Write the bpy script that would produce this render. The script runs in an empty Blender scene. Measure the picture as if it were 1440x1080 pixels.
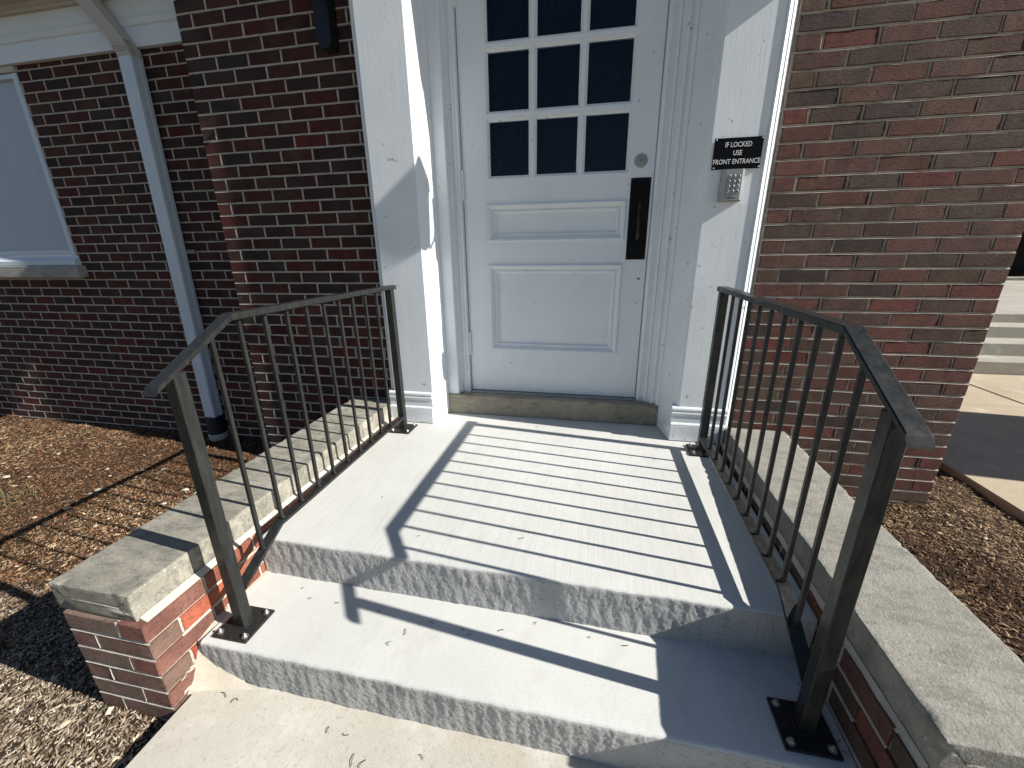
import bpy, math, random
import numpy as np
from mathutils import Vector, Matrix

sc = bpy.context.scene
COL = sc.collection
R = math.radians

# ------------------------------------------------------------------ camera
cd = bpy.data.cameras.new('camera')
cam = bpy.data.objects.new('camera', cd)
COL.objects.link(cam)
cr = Vector((0.98071169, 0.19509988, -0.01185813))
cu = Vector((-0.05031768, 0.31062483, 0.94919984))
cf = Vector((-0.1888722, 0.93029471, -0.31445038))
m = Matrix((cr, cu, -cf)).transposed().to_4x4()
m.translation = Vector((0.26584825, -2.22929169, 1.03065831))
cam.matrix_world = m
cd.sensor_width = 36.0
cd.lens = 36.0 * 577.12 / 1440.0
cd.shift_x = -1.7554 / 1440.0
cd.shift_y = 3.06 / 1440.0
cd.clip_start = 0.02
cd.clip_end = 900
sc.camera = cam

# ------------------------------------------------------------------ light
SUN_EL = 32.47
SUN_AZ = 96.4          # clockwise from +Y
world = bpy.data.worlds.new('World')
sc.world = world
world.use_nodes = True
wn = world.node_tree
bg = wn.nodes['Background']
sky = wn.nodes.new('ShaderNodeTexSky')
sky.sky_type = 'NISHITA'
sky.sun_disc = False
sky.sun_elevation = R(SUN_EL)
sky.sun_rotation = R(SUN_AZ)
sky.air_density = 1.0
sky.dust_density = 0.4
sky.ozone_density = 2.5
wn.links.new(sky.outputs[0], bg.inputs[0])
bg.inputs[1].default_value = 0.05
sd = bpy.data.lights.new('sun', 'SUN')
sd.energy = 5.0
sd.angle = R(0.53)
sd.color = (1.0, 0.965, 0.895)
sun = bpy.data.objects.new('sun', sd)
COL.objects.link(sun)
dv = Vector((1.32, -0.148, 0.845))
sun.rotation_euler = dv.to_track_quat('Z', 'Y').to_euler()
sun.location = dv * 10
vs = sc.view_settings
vs.view_transform = 'Standard'
vs.look = 'None'
vs.exposure = 0.87
vs.gamma = 1.0
vs.use_curve_mapping = False

# ------------------------------------------------------------------ node helpers
class NT:
    def __init__(s, name):
        s.m = bpy.data.materials.new(name)
        s.m.use_nodes = True
        s.t = s.m.node_tree
        s.b = s.t.nodes['Principled BSDF']
    def n(s, typ, **kw):
        nd = s.t.nodes.new(typ)
        for k, v in kw.items():
            if k.startswith('i_'):
                key = k[2:]
                key = int(key) if key.isdigit() else key
                nd.inputs[key].default_value = v
            else:
                setattr(nd, k, v)
        return nd
    def l(s, a, b):
        s.t.links.new(a, b)
    def coord(s, scale=(1, 1, 1), use='Object', rnd=False, rot=(0, 0, 0)):
        tc = s.n('ShaderNodeTexCoord')
        mp = s.n('ShaderNodeMapping')
        mp.inputs['Scale'].default_value = scale
        mp.inputs['Rotation'].default_value = rot
        s.l(tc.outputs[use], mp.inputs[0])
        if rnd:
            oi = s.n('ShaderNodeObjectInfo')
            mu = s.n('ShaderNodeMath', operation='MULTIPLY', i_1=37.0)
            s.l(oi.outputs['Random'], mu.inputs[0])
            s.l(mu.outputs[0], mp.inputs['Location'])
        return mp.outputs[0]
    def noise(s, vec, scale, detail=3, rough=0.55, w=None):
        nz = s.n('ShaderNodeTexNoise')
        nz.inputs['Scale'].default_value = scale
        nz.inputs['Detail'].default_value = detail
        nz.inputs['Roughness'].default_value = rough
        s.l(vec, nz.inputs['Vector'])
        return nz.outputs['Fac']
    def ramp(s, fac, stops):
        r = s.n('ShaderNodeValToRGB')
        el = r.color_ramp.elements
        while len(el) < len(stops):
            el.new(0.5)
        for e, (p, c) in zip(el, stops):
            e.position = p
            e.color = tuple(c) + (1,) if len(c) == 3 else c
        s.l(fac, r.inputs[0])
        return r.outputs[0]
    def mix(s, fac, a, b, mode='MIX'):
        mx = s.n('ShaderNodeMix', data_type='RGBA', blend_type=mode)
        for sock, v in ((mx.inputs[0], fac), (mx.inputs[6], a), (mx.inputs[7], b)):
            if isinstance(v, (int, float)):
                sock.default_value = v
            elif isinstance(v, tuple):
                sock.default_value = v + (1,) if len(v) == 3 else v
            else:
                s.l(v, sock)
        return mx.outputs[2]
    def bump(s, h, strength=0.3, dist=0.002, prev=None):
        b = s.n('ShaderNodeBump')
        b.inputs['Strength'].default_value = strength
        b.inputs['Distance'].default_value = dist
        s.l(h, b.inputs['Height'])
        if prev is not None:
            s.l(prev, b.inputs['Normal'])
        return b.outputs[0]
    def done(s, color=None, rough=0.7, metal=0.0, normal=None, spec=0.4):
        if color is not None:
            if isinstance(color, tuple):
                s.b.inputs['Base Color'].default_value = color + (1,)
            else:
                s.l(color, s.b.inputs['Base Color'])
        if isinstance(rough, (int, float)):
            s.b.inputs['Roughness'].default_value = rough
        else:
            s.l(rough, s.b.inputs['Roughness'])
        s.b.inputs['Metallic'].default_value = metal
        s.b.inputs['Specular IOR Level'].default_value = spec
        if normal is not None:
            s.l(normal, s.b.inputs['Normal'])
        return s.m

def g3(v):
    return (v, v, v)

def mat_brick(name, src):
    k = NT(name)
    v = k.coord(rnd=(src == 'obj'))
    if src == 'obj':
        oi = k.n('ShaderNodeObjectInfo')
        base = oi.outputs['Color']
    else:
        at = k.n('ShaderNodeAttribute')
        at.attribute_name = 'Col'
        base = at.outputs['Color']
    n1 = k.noise(v, 14, 4, 0.6)
    n2 = k.noise(v, 105, 4, 0.75)
    n3 = k.noise(v, 5, 2, 0.5)
    c = k.mix(k.ramp(n1, [(0.35, g3(0.0)), (0.7, g3(1.0))]), base, k.mix(1.0, base, (0.62, 0.6, 0.62), 'MULTIPLY'))
    c = k.mix(k.ramp(n3, [(0.5, g3(0.0)), (0.68, g3(0.3))]), c, (0.09, 0.07, 0.055))
    c = k.mix(k.ramp(n2, [(0.56, g3(0.0)), (0.68, g3(0.5))]), c, k.mix(1.0, c, (1.9, 1.8, 1.75), 'MULTIPLY'))
    c = k.mix(k.ramp(n2, [(0.34, g3(0.8)), (0.44, g3(0.0))]), c, k.mix(1.0, c, (0.3, 0.3, 0.3), 'MULTIPLY'))
    vv = k.coord(scale=(1, 1, 3.5), rnd=(src == 'obj'))
    h = k.noise(vv, 60, 5, 0.75)
    nb = k.bump(h, 0.9, 0.005)
    nb = k.bump(n2, 0.6, 0.0018, nb)
    return k.done(c, 0.88, 0, nb, 0.25)

def mat_mortar():
    k = NT('mortar')
    v = k.coord()
    c = k.ramp(k.noise(v, 9, 5, 0.65), [(0.3, (0.35, 0.305, 0.255)), (0.7, (0.50, 0.45, 0.385))])
    c = k.mix(k.ramp(k.noise(v, 170, 2), [(0.3, g3(0.5)), (0.45, g3(0.0))]), c, (0.2, 0.18, 0.16))
    return k.done(c, 0.92, 0, k.bump(k.noise(v, 120, 4, 0.7), 0.8, 0.003), 0.2)

def mat_paint(name, col=(0.78, 0.79, 0.78), streak='z', dirt=0.5):
    k = NT(name)
    sc_ = {'z': (1, 1, 0.045), 'x': (0.045, 1, 1)}[streak]
    v = k.coord()
    vs_ = k.coord(scale=sc_)
    n = k.noise(vs_, 110, 4, 0.65)
    n2 = k.noise(v, 3.2, 4, 0.6)
    dk = tuple(x * 0.90 for x in col)
    c = k.mix(k.ramp(n2, [(0.3, g3(0.0)), (0.75, g3(1.0))]), col, dk)
    sp = k.noise(v, 34, 2, 0.4)
    c = k.mix(k.ramp(sp, [(0.725, g3(0.0)), (0.745, g3(dirt))]), c, (0.12, 0.11, 0.1))
    # weather: grime gathering low on the woodwork
    tc = k.n('ShaderNodeNewGeometry')
    sx = k.n('ShaderNodeSeparateXYZ')
    k.l(tc.outputs['Position'], sx.inputs[0])
    g = k.n('ShaderNodeMapRange', i_1=0.0, i_2=0.26, i_3=1.0, i_4=0.0)
    k.l(sx.outputs[2], g.inputs[0])
    gm = k.n('ShaderNodeMath', operation='MULTIPLY')
    k.l(g.outputs[0], gm.inputs[0])
    k.l(k.ramp(k.noise(v, 42, 5, 0.75), [(0.53, g3(0.0)), (0.68, g3(0.7))]), gm.inputs[1])
    c = k.mix(gm.outputs[0], c, (0.33, 0.31, 0.27))
    nb = k.bump(n, 0.35, 0.0012)
    nb = k.bump(k.noise(v, 55, 3), 0.22, 0.0012, nb)
    return k.done(c, 0.42, 0, nb, 0.4)

def mat_concrete_paint(name='painted_concrete', bs=1.0):
    k = NT(name)
    v = k.coord()
    vb = k.coord(scale=(1, 0.03, 1))
    broom = k.noise(vb, 190, 3, 0.6)
    big = k.noise(v, 2.3, 5, 0.6)
    c = k.ramp(big, [(0.3, (0.50, 0.50, 0.475)), (0.72, (0.575, 0.575, 0.55))])
    c = k.mix(k.ramp(k.noise(v, 38, 3), [(0.72, g3(0)), (0.76, g3(0.35))]), c, (0.28, 0.26, 0.23))
    c = k.mix(k.ramp(broom, [(0.35, g3(0.28 * bs)), (0.55, g3(0.0))]), c, (0.38, 0.38, 0.37))
    c = k.mix(k.ramp(k.noise(v, 5.5, 6, 0.7), [(0.56, g3(0)), (0.72, g3(0.35))]), c, (0.44, 0.42, 0.37))
    c = k.mix(k.ramp(k.noise(v, 140, 4, 0.75), [(0.36, g3(0.22)), (0.5, g3(0.0))]), c, (0.33, 0.33, 0.32))
    c = k.mix(k.ramp(k.noise(k.coord(scale=(1, 0.35, 1), rot=(0, 0, 0.4)), 9, 6, 0.75), [(0.54, g3(0)), (0.66, g3(0.22))]), c, (0.40, 0.39, 0.35))
    nb = k.bump(broom, 0.3 * bs, 0.0016)
    nb = k.bump(k.noise(v, 260, 3, 0.7), 0.35, 0.0009, nb)
    return k.done(c, 0.72, 0, nb, 0.3)

def mat_riser():
    k = NT('rough_painted_concrete')
    v = k.coord()
    n = k.noise(v, 95, 6, 0.75)
    n2 = k.noise(v, 22, 4, 0.6)
    c = k.ramp(k.noise(v, 6, 4), [(0.3, (0.37, 0.37, 0.365)), (0.7, (0.455, 0.455, 0.445))])
    c = k.mix(k.ramp(n, [(0.32, g3(0.7)), (0.46, g3(0.0))]), c, (0.14, 0.14, 0.14))
    nb = k.bump(n, 0.8, 0.006)
    return k.done(c, 0.8, 0, nb, 0.25)

def mat_path(name, a, b, sp=1.0):
    k = NT(name)
    v = k.coord()
    c = k.ramp(k.noise(v, 1.7, 6, 0.62), [(0.3, a), (0.68, b)])
    c = k.mix(k.ramp(k.noise(v, 4.5, 5, 0.7), [(0.55, g3(0)), (0.75, g3(0.6))]), c, (0.62, 0.60, 0.55))
    c = k.mix(k.ramp(k.noise(v, 90, 3, 0.7), [(0.3, g3(0.5)), (0.43, g3(0))]), c, (0.22, 0.19, 0.15))
    c = k.mix(k.ramp(k.noise(v, 11, 5, 0.7), [(0.62, g3(0)), (0.78, g3(0.4))]), c, (0.33, 0.27, 0.2))
    nb = k.bump(k.noise(v, 210, 4, 0.75), 0.55, 0.0022)
    nb = k.bump(k.noise(v, 30, 4, 0.6), 0.3, 0.004, nb)
    return k.done(c, 0.85, 0, nb, 0.25)

def mat_stone(name, a, b, spots=(0.13, 0.125, 0.115), strength=0.7, gr=140):
    k = NT(name)
    v = k.coord(scale=(1, 1, 1))
    vl = k.coord(scale=(0.45, 1, 1), rot=(0, 0, 0.5))
    c = k.ramp(k.noise(v, 5, 6, 0.68), [(0.3, a), (0.7, b)])
    c = k.mix(k.ramp(k.noise(vl, 20, 7, 0.8), [(0.47, g3(0.0)), (0.62, g3(0.7))]), c, spots)
    c = k.mix(k.ramp(k.noise(v, 3.1, 5, 0.7), [(0.4, g3(0.0)), (0.65, g3(0.35))]), c, tuple(x * 0.6 for x in a))
    c = k.mix(k.ramp(k.noise(v, gr, 3, 0.7), [(0.32, g3(0.55)), (0.44, g3(0.0))]), c, spots)
    c = k.mix(k.ramp(k.noise(v, gr * 0.8, 3, 0.7), [(0.6, g3(0.0)), (0.72, g3(0.4))]), c, (0.6, 0.58, 0.52))
    nb = k.bump(k.noise(v, gr, 4, 0.75), strength, 0.003)
    nb = k.bump(k.noise(v, 24, 5, 0.6), 0.35, 0.006, nb)
    return k.done(c, 0.9, 0, nb, 0.2)

def mat_metal(name, col, rough=0.42, metal=0.35, nz=0.25, spec=0.5):
    k = NT(name)
    v = k.coord()
    vl = k.coord(scale=(1, 1, 0.15))
    n = k.noise(vl, 60, 5, 0.65)
    c = k.mix(k.ramp(n, [(0.45, g3(0.0)), (0.72, g3(0.7))]), col, tuple(x * 1.7 + 0.01 for x in col))
    c = k.mix(k.ramp(k.noise(v, 180, 3), [(0.68, g3(0)), (0.75, g3(0.5))]), c, tuple(x * 3 + 0.02 for x in col))
    r = k.ramp(k.noise(v, 25, 4), [(0.3, g3(rough - 0.1)), (0.7, g3(rough + 0.15))])
    return k.done(c, r, metal, k.bump(k.noise(v, 140, 3), nz, 0.0008), spec)

def mat_plain(name, col, rough=0.6, metal=0.0, bump=0.1, scale=80, var=0.85, spec=0.4):
    k = NT(name)
    v = k.coord()
    c = k.mix(k.noise(v, scale * 0.1, 4), col, tuple(x * var for x in col))
    return k.done(c, rough, metal, k.bump(k.noise(v, scale, 3), bump, 0.001), spec)

def mat_attr(name, rough=0.9):
    k = NT(name)
    at = k.n('ShaderNodeAttribute')
    at.attribute_name = 'Col'
    v = k.coord()
    n = k.noise(v, 220, 3, 0.7)
    c = k.mix(k.ramp(n, [(0.3, g3(0.0)), (0.7, g3(1.0))]), at.outputs['Color'],
              k.mix(1.0, at.outputs['Color'], (0.55, 0.52, 0.5), 'MULTIPLY'))
    return k.done(c, rough, 0, k.bump(n, 0.5, 0.001), 0.15)

def mat_glass():
    k = NT('window_glass')
    k.b.inputs['Transmission Weight'].default_value = 1.0
    k.b.inputs['IOR'].default_value = 1.25
    v = k.coord(scale=(1, 1, 0.2))
    return k.done((0.62, 0.74, 0.9), k.ramp(k.noise(v, 30, 3), [(0.3, g3(0.03)), (0.7, g3(0.12))]), 0,
                  k.bump(k.noise(v, 9, 2), 0.05, 0.002), 0.2)

def mat_curtain():
    k = NT('dark_curtain')
    v = k.coord(scale=(1, 1, 0.05))
    c = k.ramp(k.noise(v, 60, 5, 0.7), [(0.35, (0.0015, 0.003, 0.010)), (0.55, (0.008, 0.014, 0.032)), (0.72, (0.05, 0.052, 0.07))])
    c = k.mix(k.ramp(k.noise(k.coord(), 5, 3), [(0.4, g3(0.0)), (0.65, g3(0.85))]), (0.002, 0.005, 0.018), c)
    return k.done(c, 0.85, 0, None, 0.2)

def mat_soil(name, a, b):
    k = NT(name)
    v = k.coord()
    c = k.ramp(k.noise(v, 24, 6, 0.75), [(0.3, a), (0.7, b)])
    return k.done(c, 0.95, 0, k.bump(k.noise(v, 70, 6, 0.75), 1.0, 0.015), 0.1)

M = dict(
    brick=mat_brick('brick_clay', 'obj'), brickc=mat_brick('brick_clay_attribute', 'attr'), mortar=mat_mortar(),
    paint=mat_paint('white_paint', (0.745, 0.775, 0.795)), paintx=mat_paint('white_paint_level', (0.74, 0.77, 0.79), 'x', 0.2),
    conc=mat_concrete_paint(), conc2=mat_concrete_paint('smooth_painted_concrete', 0.12), riser=mat_riser(),
    path=mat_path('cream_concrete', (0.405, 0.37, 0.31), (0.50, 0.47, 0.41)),
    path2=mat_path('tan_concrete', (0.36, 0.29, 0.20), (0.46, 0.385, 0.285)),
    cap=mat_stone('limestone', (0.20, 0.19, 0.155), (0.40, 0.375, 0.315), (0.10, 0.096, 0.082)),
    capr=mat_stone('rough_concrete_cap', (0.27, 0.258, 0.225), (0.31, 0.297, 0.26), (0.16, 0.15, 0.13), 1.0, 120),
    sill2=mat_stone('window_sill_stone', (0.34, 0.33, 0.30), (0.42, 0.41, 0.37), (0.2, 0.19, 0.17), 0.3, 200),
    steps=mat_path('grey_concrete', (0.30, 0.28, 0.23), (0.38, 0.36, 0.31)),
    sill=mat_stone('sill_stone', (0.28, 0.25, 0.19), (0.38, 0.34, 0.26), (0.15, 0.13, 0.1), 0.3, 200),
    rail=mat_metal('dark_bronze_metal', (0.0165, 0.0172, 0.0165), 0.32, 0.0, 0.12, 0.22),
    bolt=mat_metal('zinc_bolt', (0.35, 0.34, 0.32), 0.35, 0.9),
    black=mat_plain('black_enamel', (0.003, 0.003, 0.004), 0.35, 0, 0.05, spec=0.12),
    blackm=mat_metal('black_iron', (0.01, 0.012, 0.018), 0.45, 0.4),
    alu=mat_metal('grey_aluminium', (0.30, 0.31, 0.32), 0.38, 0.7),
    keyp=mat_plain('keypad_grey', (0.30, 0.31, 0.30), 0.4, 0.3),
    lettering=mat_plain('sign_lettering', (0.75, 0.75, 0.75), 0.6),
    glass=mat_glass(), curtain=mat_curtain(),
    white=mat_plain('white_aluminium', (0.60, 0.67, 0.74), 0.45, 0, 0.05),
    oldwhite=mat_plain('aged_white_paint', (0.50, 0.475, 0.42), 0.6, 0, 0.3),
    board=mat_plain('white_board', (0.44, 0.50, 0.58), 0.5, 0, 0.05),
    navy=mat_plain('dark_pipe', (0.012, 0.016, 0.03), 0.5),
    greypipe=mat_plain('grey_plastic', (0.42, 0.41, 0.38), 0.6),
    mulch=mat_attr('mulch_wood'), leaf=mat_attr('leaf'),
    soil=mat_soil('dark_soil', (0.022, 0.014, 0.009), (0.09, 0.06, 0.038)),
    ground=mat_soil('dry_lawn', (0.09, 0.08, 0.045), (0.17, 0.15, 0.09)),
    twig=mat_plain('twig', (0.035, 0.028, 0.022), 0.9),
    grout=mat_path('cement_fill', (0.42, 0.375, 0.30), (0.55, 0.51, 0.43)),
    lampglass=mat_plain('frosted_lamp_glass', (0.5, 0.5, 0.47), 0.3),
)

# ------------------------------------------------------------------ mesh helpers
def meshobj(name, verts, faces, mat, parent=None, smooth=False, loc=None, cols=None, mats=None, midx=None):
    me = bpy.data.meshes.new(name)
    me.from_pydata([tuple(v) for v in verts], [], [tuple(f) for f in faces])
    me.materials.append(mat)
    if mats:
        for q in mats:
            me.materials.append(q)
        me.polygons.foreach_set('material_index', midx)
    if smooth:
        me.polygons.foreach_set('use_smooth', [True] * len(me.polygons))
    if cols is not None:
        a = me.attributes.new('Col', 'FLOAT_COLOR', 'POINT')
        c = np.ones((len(verts), 4), dtype=np.float32)
        c[:, :3] = cols
        a.data.foreach_set('color', c.ravel())
    me.update()
    o = bpy.data.objects.new(name, me)
    COL.objects.link(o)
    if parent is not None:
        o.parent = parent
    if loc is not None:
        o.location = loc
    return o

def tag(o, label=None, cat=None, group=None, kind=None):
    if label: o['label'] = label
    if cat: o['category'] = cat
    if group: o['group'] = group
    if kind: o['kind'] = kind
    return o

def thing(name, label, cat, loc=(0, 0, 0), group=None):
    o = bpy.data.objects.new(name, None)
    o.empty_display_size = 0.1
    COL.objects.link(o)
    o.location = loc
    return tag(o, label, cat, group)

class MB:
    """collects boxes, prisms and tubes into one mesh; optional origin (things have their parts in local space)"""
    def __init__(s, org=(0, 0, 0)):
        s.v = []; s.f = []; s.o = Vector(org)
    def add(s, vs_, fs_):
        b = len(s.v)
        s.v += [Vector(q) - s.o for q in vs_]
        s.f += [tuple(i + b for i in f) for f in fs_]
        return s
    def box(s, x0, x1, y0, y1, z0, z1, bev=0.0):
        if bev <= 0:
            v = [(x, y, z) for z in (z0, z1) for y in (y0, y1) for x in (x0, x1)]
            return s.add(v, [(0, 2, 3, 1), (4, 5, 7, 6), (0, 1, 5, 4), (2, 6, 7, 3), (0, 4, 6, 2), (1, 3, 7, 5)])
        c = Vector(((x0 + x1) / 2, (y0 + y1) / 2, (z0 + z1) / 2))
        h = Vector(((x1 - x0) / 2, (y1 - y0) / 2, (z1 - z0) / 2))
        return s.obox(c, (1, 0, 0), (0, 1, 0), (0, 0, 1), h, bev)
    def obox(s, c, ax, ay, az, h, bev):
        """oriented bevelled box"""
        c = Vector(c); ax, ay, az = Vector(ax), Vector(ay), Vector(az)
        v = []; idx = {}
        for sx in (-1, 1):
            for sy in (-1, 1):
                for sz in (-1, 1):
                    for k in range(3):
                        d = [h[0], h[1], h[2]]
                        for j in range(3):
                            if j != k: d[j] -= bev
                        idx[(sx, sy, sz, k)] = len(v)
                        v.append(c + ax * sx * d[0] + ay * sy * d[1] + az * sz * d[2])
        f = []
        def q(*a): f.append(tuple(idx[i] for i in a))
        for sg in (-1, 1):
            o = [(-1, -1), (1, -1), (1, 1), (-1, 1)]
            if sg < 0: o = o[::-1]
            q(*[(sg, a, b, 0) for a, b in o])
            q(*[(b, sg, a, 1) for a, b in o])
            q(*[(a, b, sg, 2) for a, b in o])
        for a in (-1, 1):
            for b in (-1, 1):
                e = [(-1, 2), (1, 2)]
                r = [(a, b, -1, 0), (a, b, 1, 0), (a, b, 1, 1), (a, b, -1, 1)]
                q(*(r if a * b < 0 else r[::-1]))
                r = [(-1, a, b, 1), (1, a, b, 1), (1, a, b, 2), (-1, a, b, 2)]
                q(*(r if a * b < 0 else r[::-1]))
                r = [(a, -1, b, 2), (a, 1, b, 2), (a, 1, b, 0), (a, -1, b, 0)]
                q(*(r if a * b < 0 else r[::-1]))
        for a in (-1, 1):
            for b in (-1, 1):
                for cc in (-1, 1):
                    r = [(a, b, cc, 0), (a, b, cc, 1), (a, b, cc, 2)]
                    q(*(r if a * b * cc > 0 else r[::-1]))
        return s.add(v, f)
    def bar(s, p, q_, w, h, bev=0.0, up=(0, 0, 1)):
        p, q_ = Vector(p), Vector(q_)
        d = (q_ - p); L = d.length; d.normalize()
        side = d.cross(Vector(up))
        if side.length < 1e-4: side = Vector((1, 0, 0))
        side.normalize()
        u = side.cross(d)
        return s.obox((p + q_) / 2, d, side * -1, u, (L / 2, w / 2, h / 2), max(bev, 1e-4))
    def prism(s, poly, z0, z1, axis='z'):
        """poly in (a,b); extruded on axis"""
        n = len(poly)
        def P(a, b, t):
            return {'z': (a, b, t), 'x': (t, a, b), 'y': (a, t, b)}[axis]
        v = [P(a, b, z0) for a, b in poly] + [P(a, b, z1) for a, b in poly]
        f = [(i, (i + 1) % n, n + (i + 1) % n, n + i) for i in range(n)]
        f += [tuple(range(n))[::-1], tuple(range(n, 2 * n))]
        return s.add(v, f)
    def tube(s, pts, rad, n=8, cap=True):
        pts = [Vector(p) for p in pts]
        rads = rad if isinstance(rad, (list, tuple)) else [rad] * len(pts)
        v = []; f = []
        up = Vector((0, 0, 1))
        for i, p in enumerate(pts):
            d = (pts[min(i + 1, len(pts) - 1)] - pts[max(i - 1, 0)]).normalized()
            a = d.cross(up)
            if a.length < 0.05: a = d.cross(Vector((1, 0, 0)))
            a.normalize(); b = d.cross(a)
            for k in range(n):
                t = 2 * math.pi * k / n
                v.append(p + (a * math.cos(t) + b * math.sin(t)) * rads[i])
        for i in range(len(pts) - 1):
            for k in range(n):
                k2 = (k + 1) % n
                f.append((i * n + k, i * n + k2, (i + 1) * n + k2, (i + 1) * n + k))
        if cap:
            f.append(tuple(range(n))[::-1]); f.append(tuple(range((len(pts) - 1) * n, len(pts) * n)))
        return s.add(v, f)
    def lathe(s, prof, c, n=16, axis='z'):
        v = []; f = []
        c = Vector(c)
        for r, t in prof:
            for k in range(n):
                a = 2 * math.pi * k / n
                if axis == 'z': v.append(c + Vector((r * math.cos(a), r * math.sin(a), t)))
                else: v.append(c + Vector((r * math.cos(a), t, r * math.sin(a))))
        for i in range(len(prof) - 1):
            for k in range(n):
                k2 = (k + 1) % n
                f.append((i * n + k, i * n + k2, (i + 1) * n + k2, (i + 1) * n + k))
        f.append(tuple(range(n))); f.append(tuple(range((len(prof) - 1) * n, len(prof) * n)))
        return s.add(v, f)
    def build(s, name, mat, parent=None, smooth=False, fix=True):
        o = meshobj(name, s.v, s.f, mat, parent, smooth)
        if fix:
            import bmesh
            bm = bmesh.new(); bm.from_mesh(o.data)
            bmesh.ops.recalc_face_normals(bm, faces=bm.faces)
            bm.to_mesh(o.data); bm.free()
        return o

def chips_relief(o, amp, scale, seed=0, only=None):
    """small irregularities of the real surface: displace vertices with smooth pseudo-noise"""
    me = o.data
    n = len(me.vertices)
    co = np.empty(n * 3); me.vertices.foreach_get('co', co); co = co.reshape(-1, 3)
    rs = np.random.RandomState(seed)
    d = np.zeros((n, 3))
    for k in range(5):
        w = rs.normal(size=(3, 3)) * scale * (1.7 ** k) / 2
        ph = rs.uniform(0, 6.28, 3)
        d += np.sin(co @ w + ph) * amp / (1.5 ** k)
    if only is not None:
        d *= np.array(only)
    co += d
    me.vertices.foreach_set('co', co.ravel()); me.update()

# ------------------------------------------------------------------ bricks
C = 0.0668          # course height
PX = 0.2044         # stretcher pitch
JT = 0.0098         # joint
BH = C - JT
rng = random.Random(7)
_bm = {}
def brick_geo(L, D, seed, H=BH):
    r = random.Random(seed)
    b = 0.0028
    j = lambda a=0.0016: r.uniform(-a, a)
    ring = []
    for t in (0, 1 / 3, 2 / 3, 1): ring.append((t * L, 0))
    for t in (1, 2 / 3, 1 / 3, 0): ring.append((t * L, H))
    cx, cz = L / 2, H / 2
    v = []
    outer = [(x + j(), z + j()) for x, z in ring]
    for x, z in outer:
        sx = b * (1 if x < cx else -1) if (x < L * .1 or x > L * .9) else 0
        sz = b * (1 if z < cz else -1)
        v.append((x + sx + j(.0005), j(.0006), z + sz + j(.0005)))
    for x, z in outer: v.append((x, b + j(.0005), z))
    for x, z in outer: v.append((x, D, z))
    n = 8
    f = [(i, (i + 1) % n, n + (i + 1) % n, n + i)[::-1] for i in range(n)]
    f += [(n + i, n + (i + 1) % n, 2 * n + (i + 1) % n, 2 * n + i)[::-1] for i in range(n)]
    f += [(0, 1, 6, 7), (1, 2, 5, 6), (2, 3, 4, 5)]
    f += [(16 + 7, 16 + 6, 16 + 1, 16 + 0), (16 + 6, 16 + 5, 16 + 2, 16 + 1), (16 + 5, 16 + 4, 16 + 3, 16 + 2)]
    return v, f
def brick_mesh(L, D, var):
    key = (round(L, 3), round(D, 3), var)
    if key not in _bm:
        v, f = brick_geo(L, D, hash(key) & 0xffff)
        me = bpy.data.meshes.new('brick')
        me.from_pydata(v, [], f)
        me.materials.append(M['brick'])
        me.update()
        _bm[key] = me
    return _bm[key]

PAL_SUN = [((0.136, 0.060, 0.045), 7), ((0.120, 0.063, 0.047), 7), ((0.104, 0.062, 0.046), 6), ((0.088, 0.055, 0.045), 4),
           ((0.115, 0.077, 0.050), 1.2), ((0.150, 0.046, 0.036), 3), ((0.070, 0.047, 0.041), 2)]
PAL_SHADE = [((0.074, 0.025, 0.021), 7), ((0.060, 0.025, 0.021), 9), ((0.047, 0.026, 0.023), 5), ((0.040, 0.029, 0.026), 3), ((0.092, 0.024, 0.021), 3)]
PAL_CR = [((0.17, 0.06, 0.045), 4), ((0.13, 0.065, 0.05), 4), ((0.11, 0.07, 0.055), 2)]
PAL_PIER = [((0.34, 0.10, 0.058), 5), ((0.28, 0.10, 0.062), 4), ((0.22, 0.115, 0.08), 2), ((0.40, 0.105, 0.06), 2)]
def pick(pal, r):
    tot = sum(w for _, w in pal); t = r.uniform(0, tot)
    for c, w in pal:
        t -= w
        if t <= 0: break
    k = r.uniform(0.85, 1.18)
    return tuple(x * k * r.uniform(0.95, 1.06) for x in c)

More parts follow.
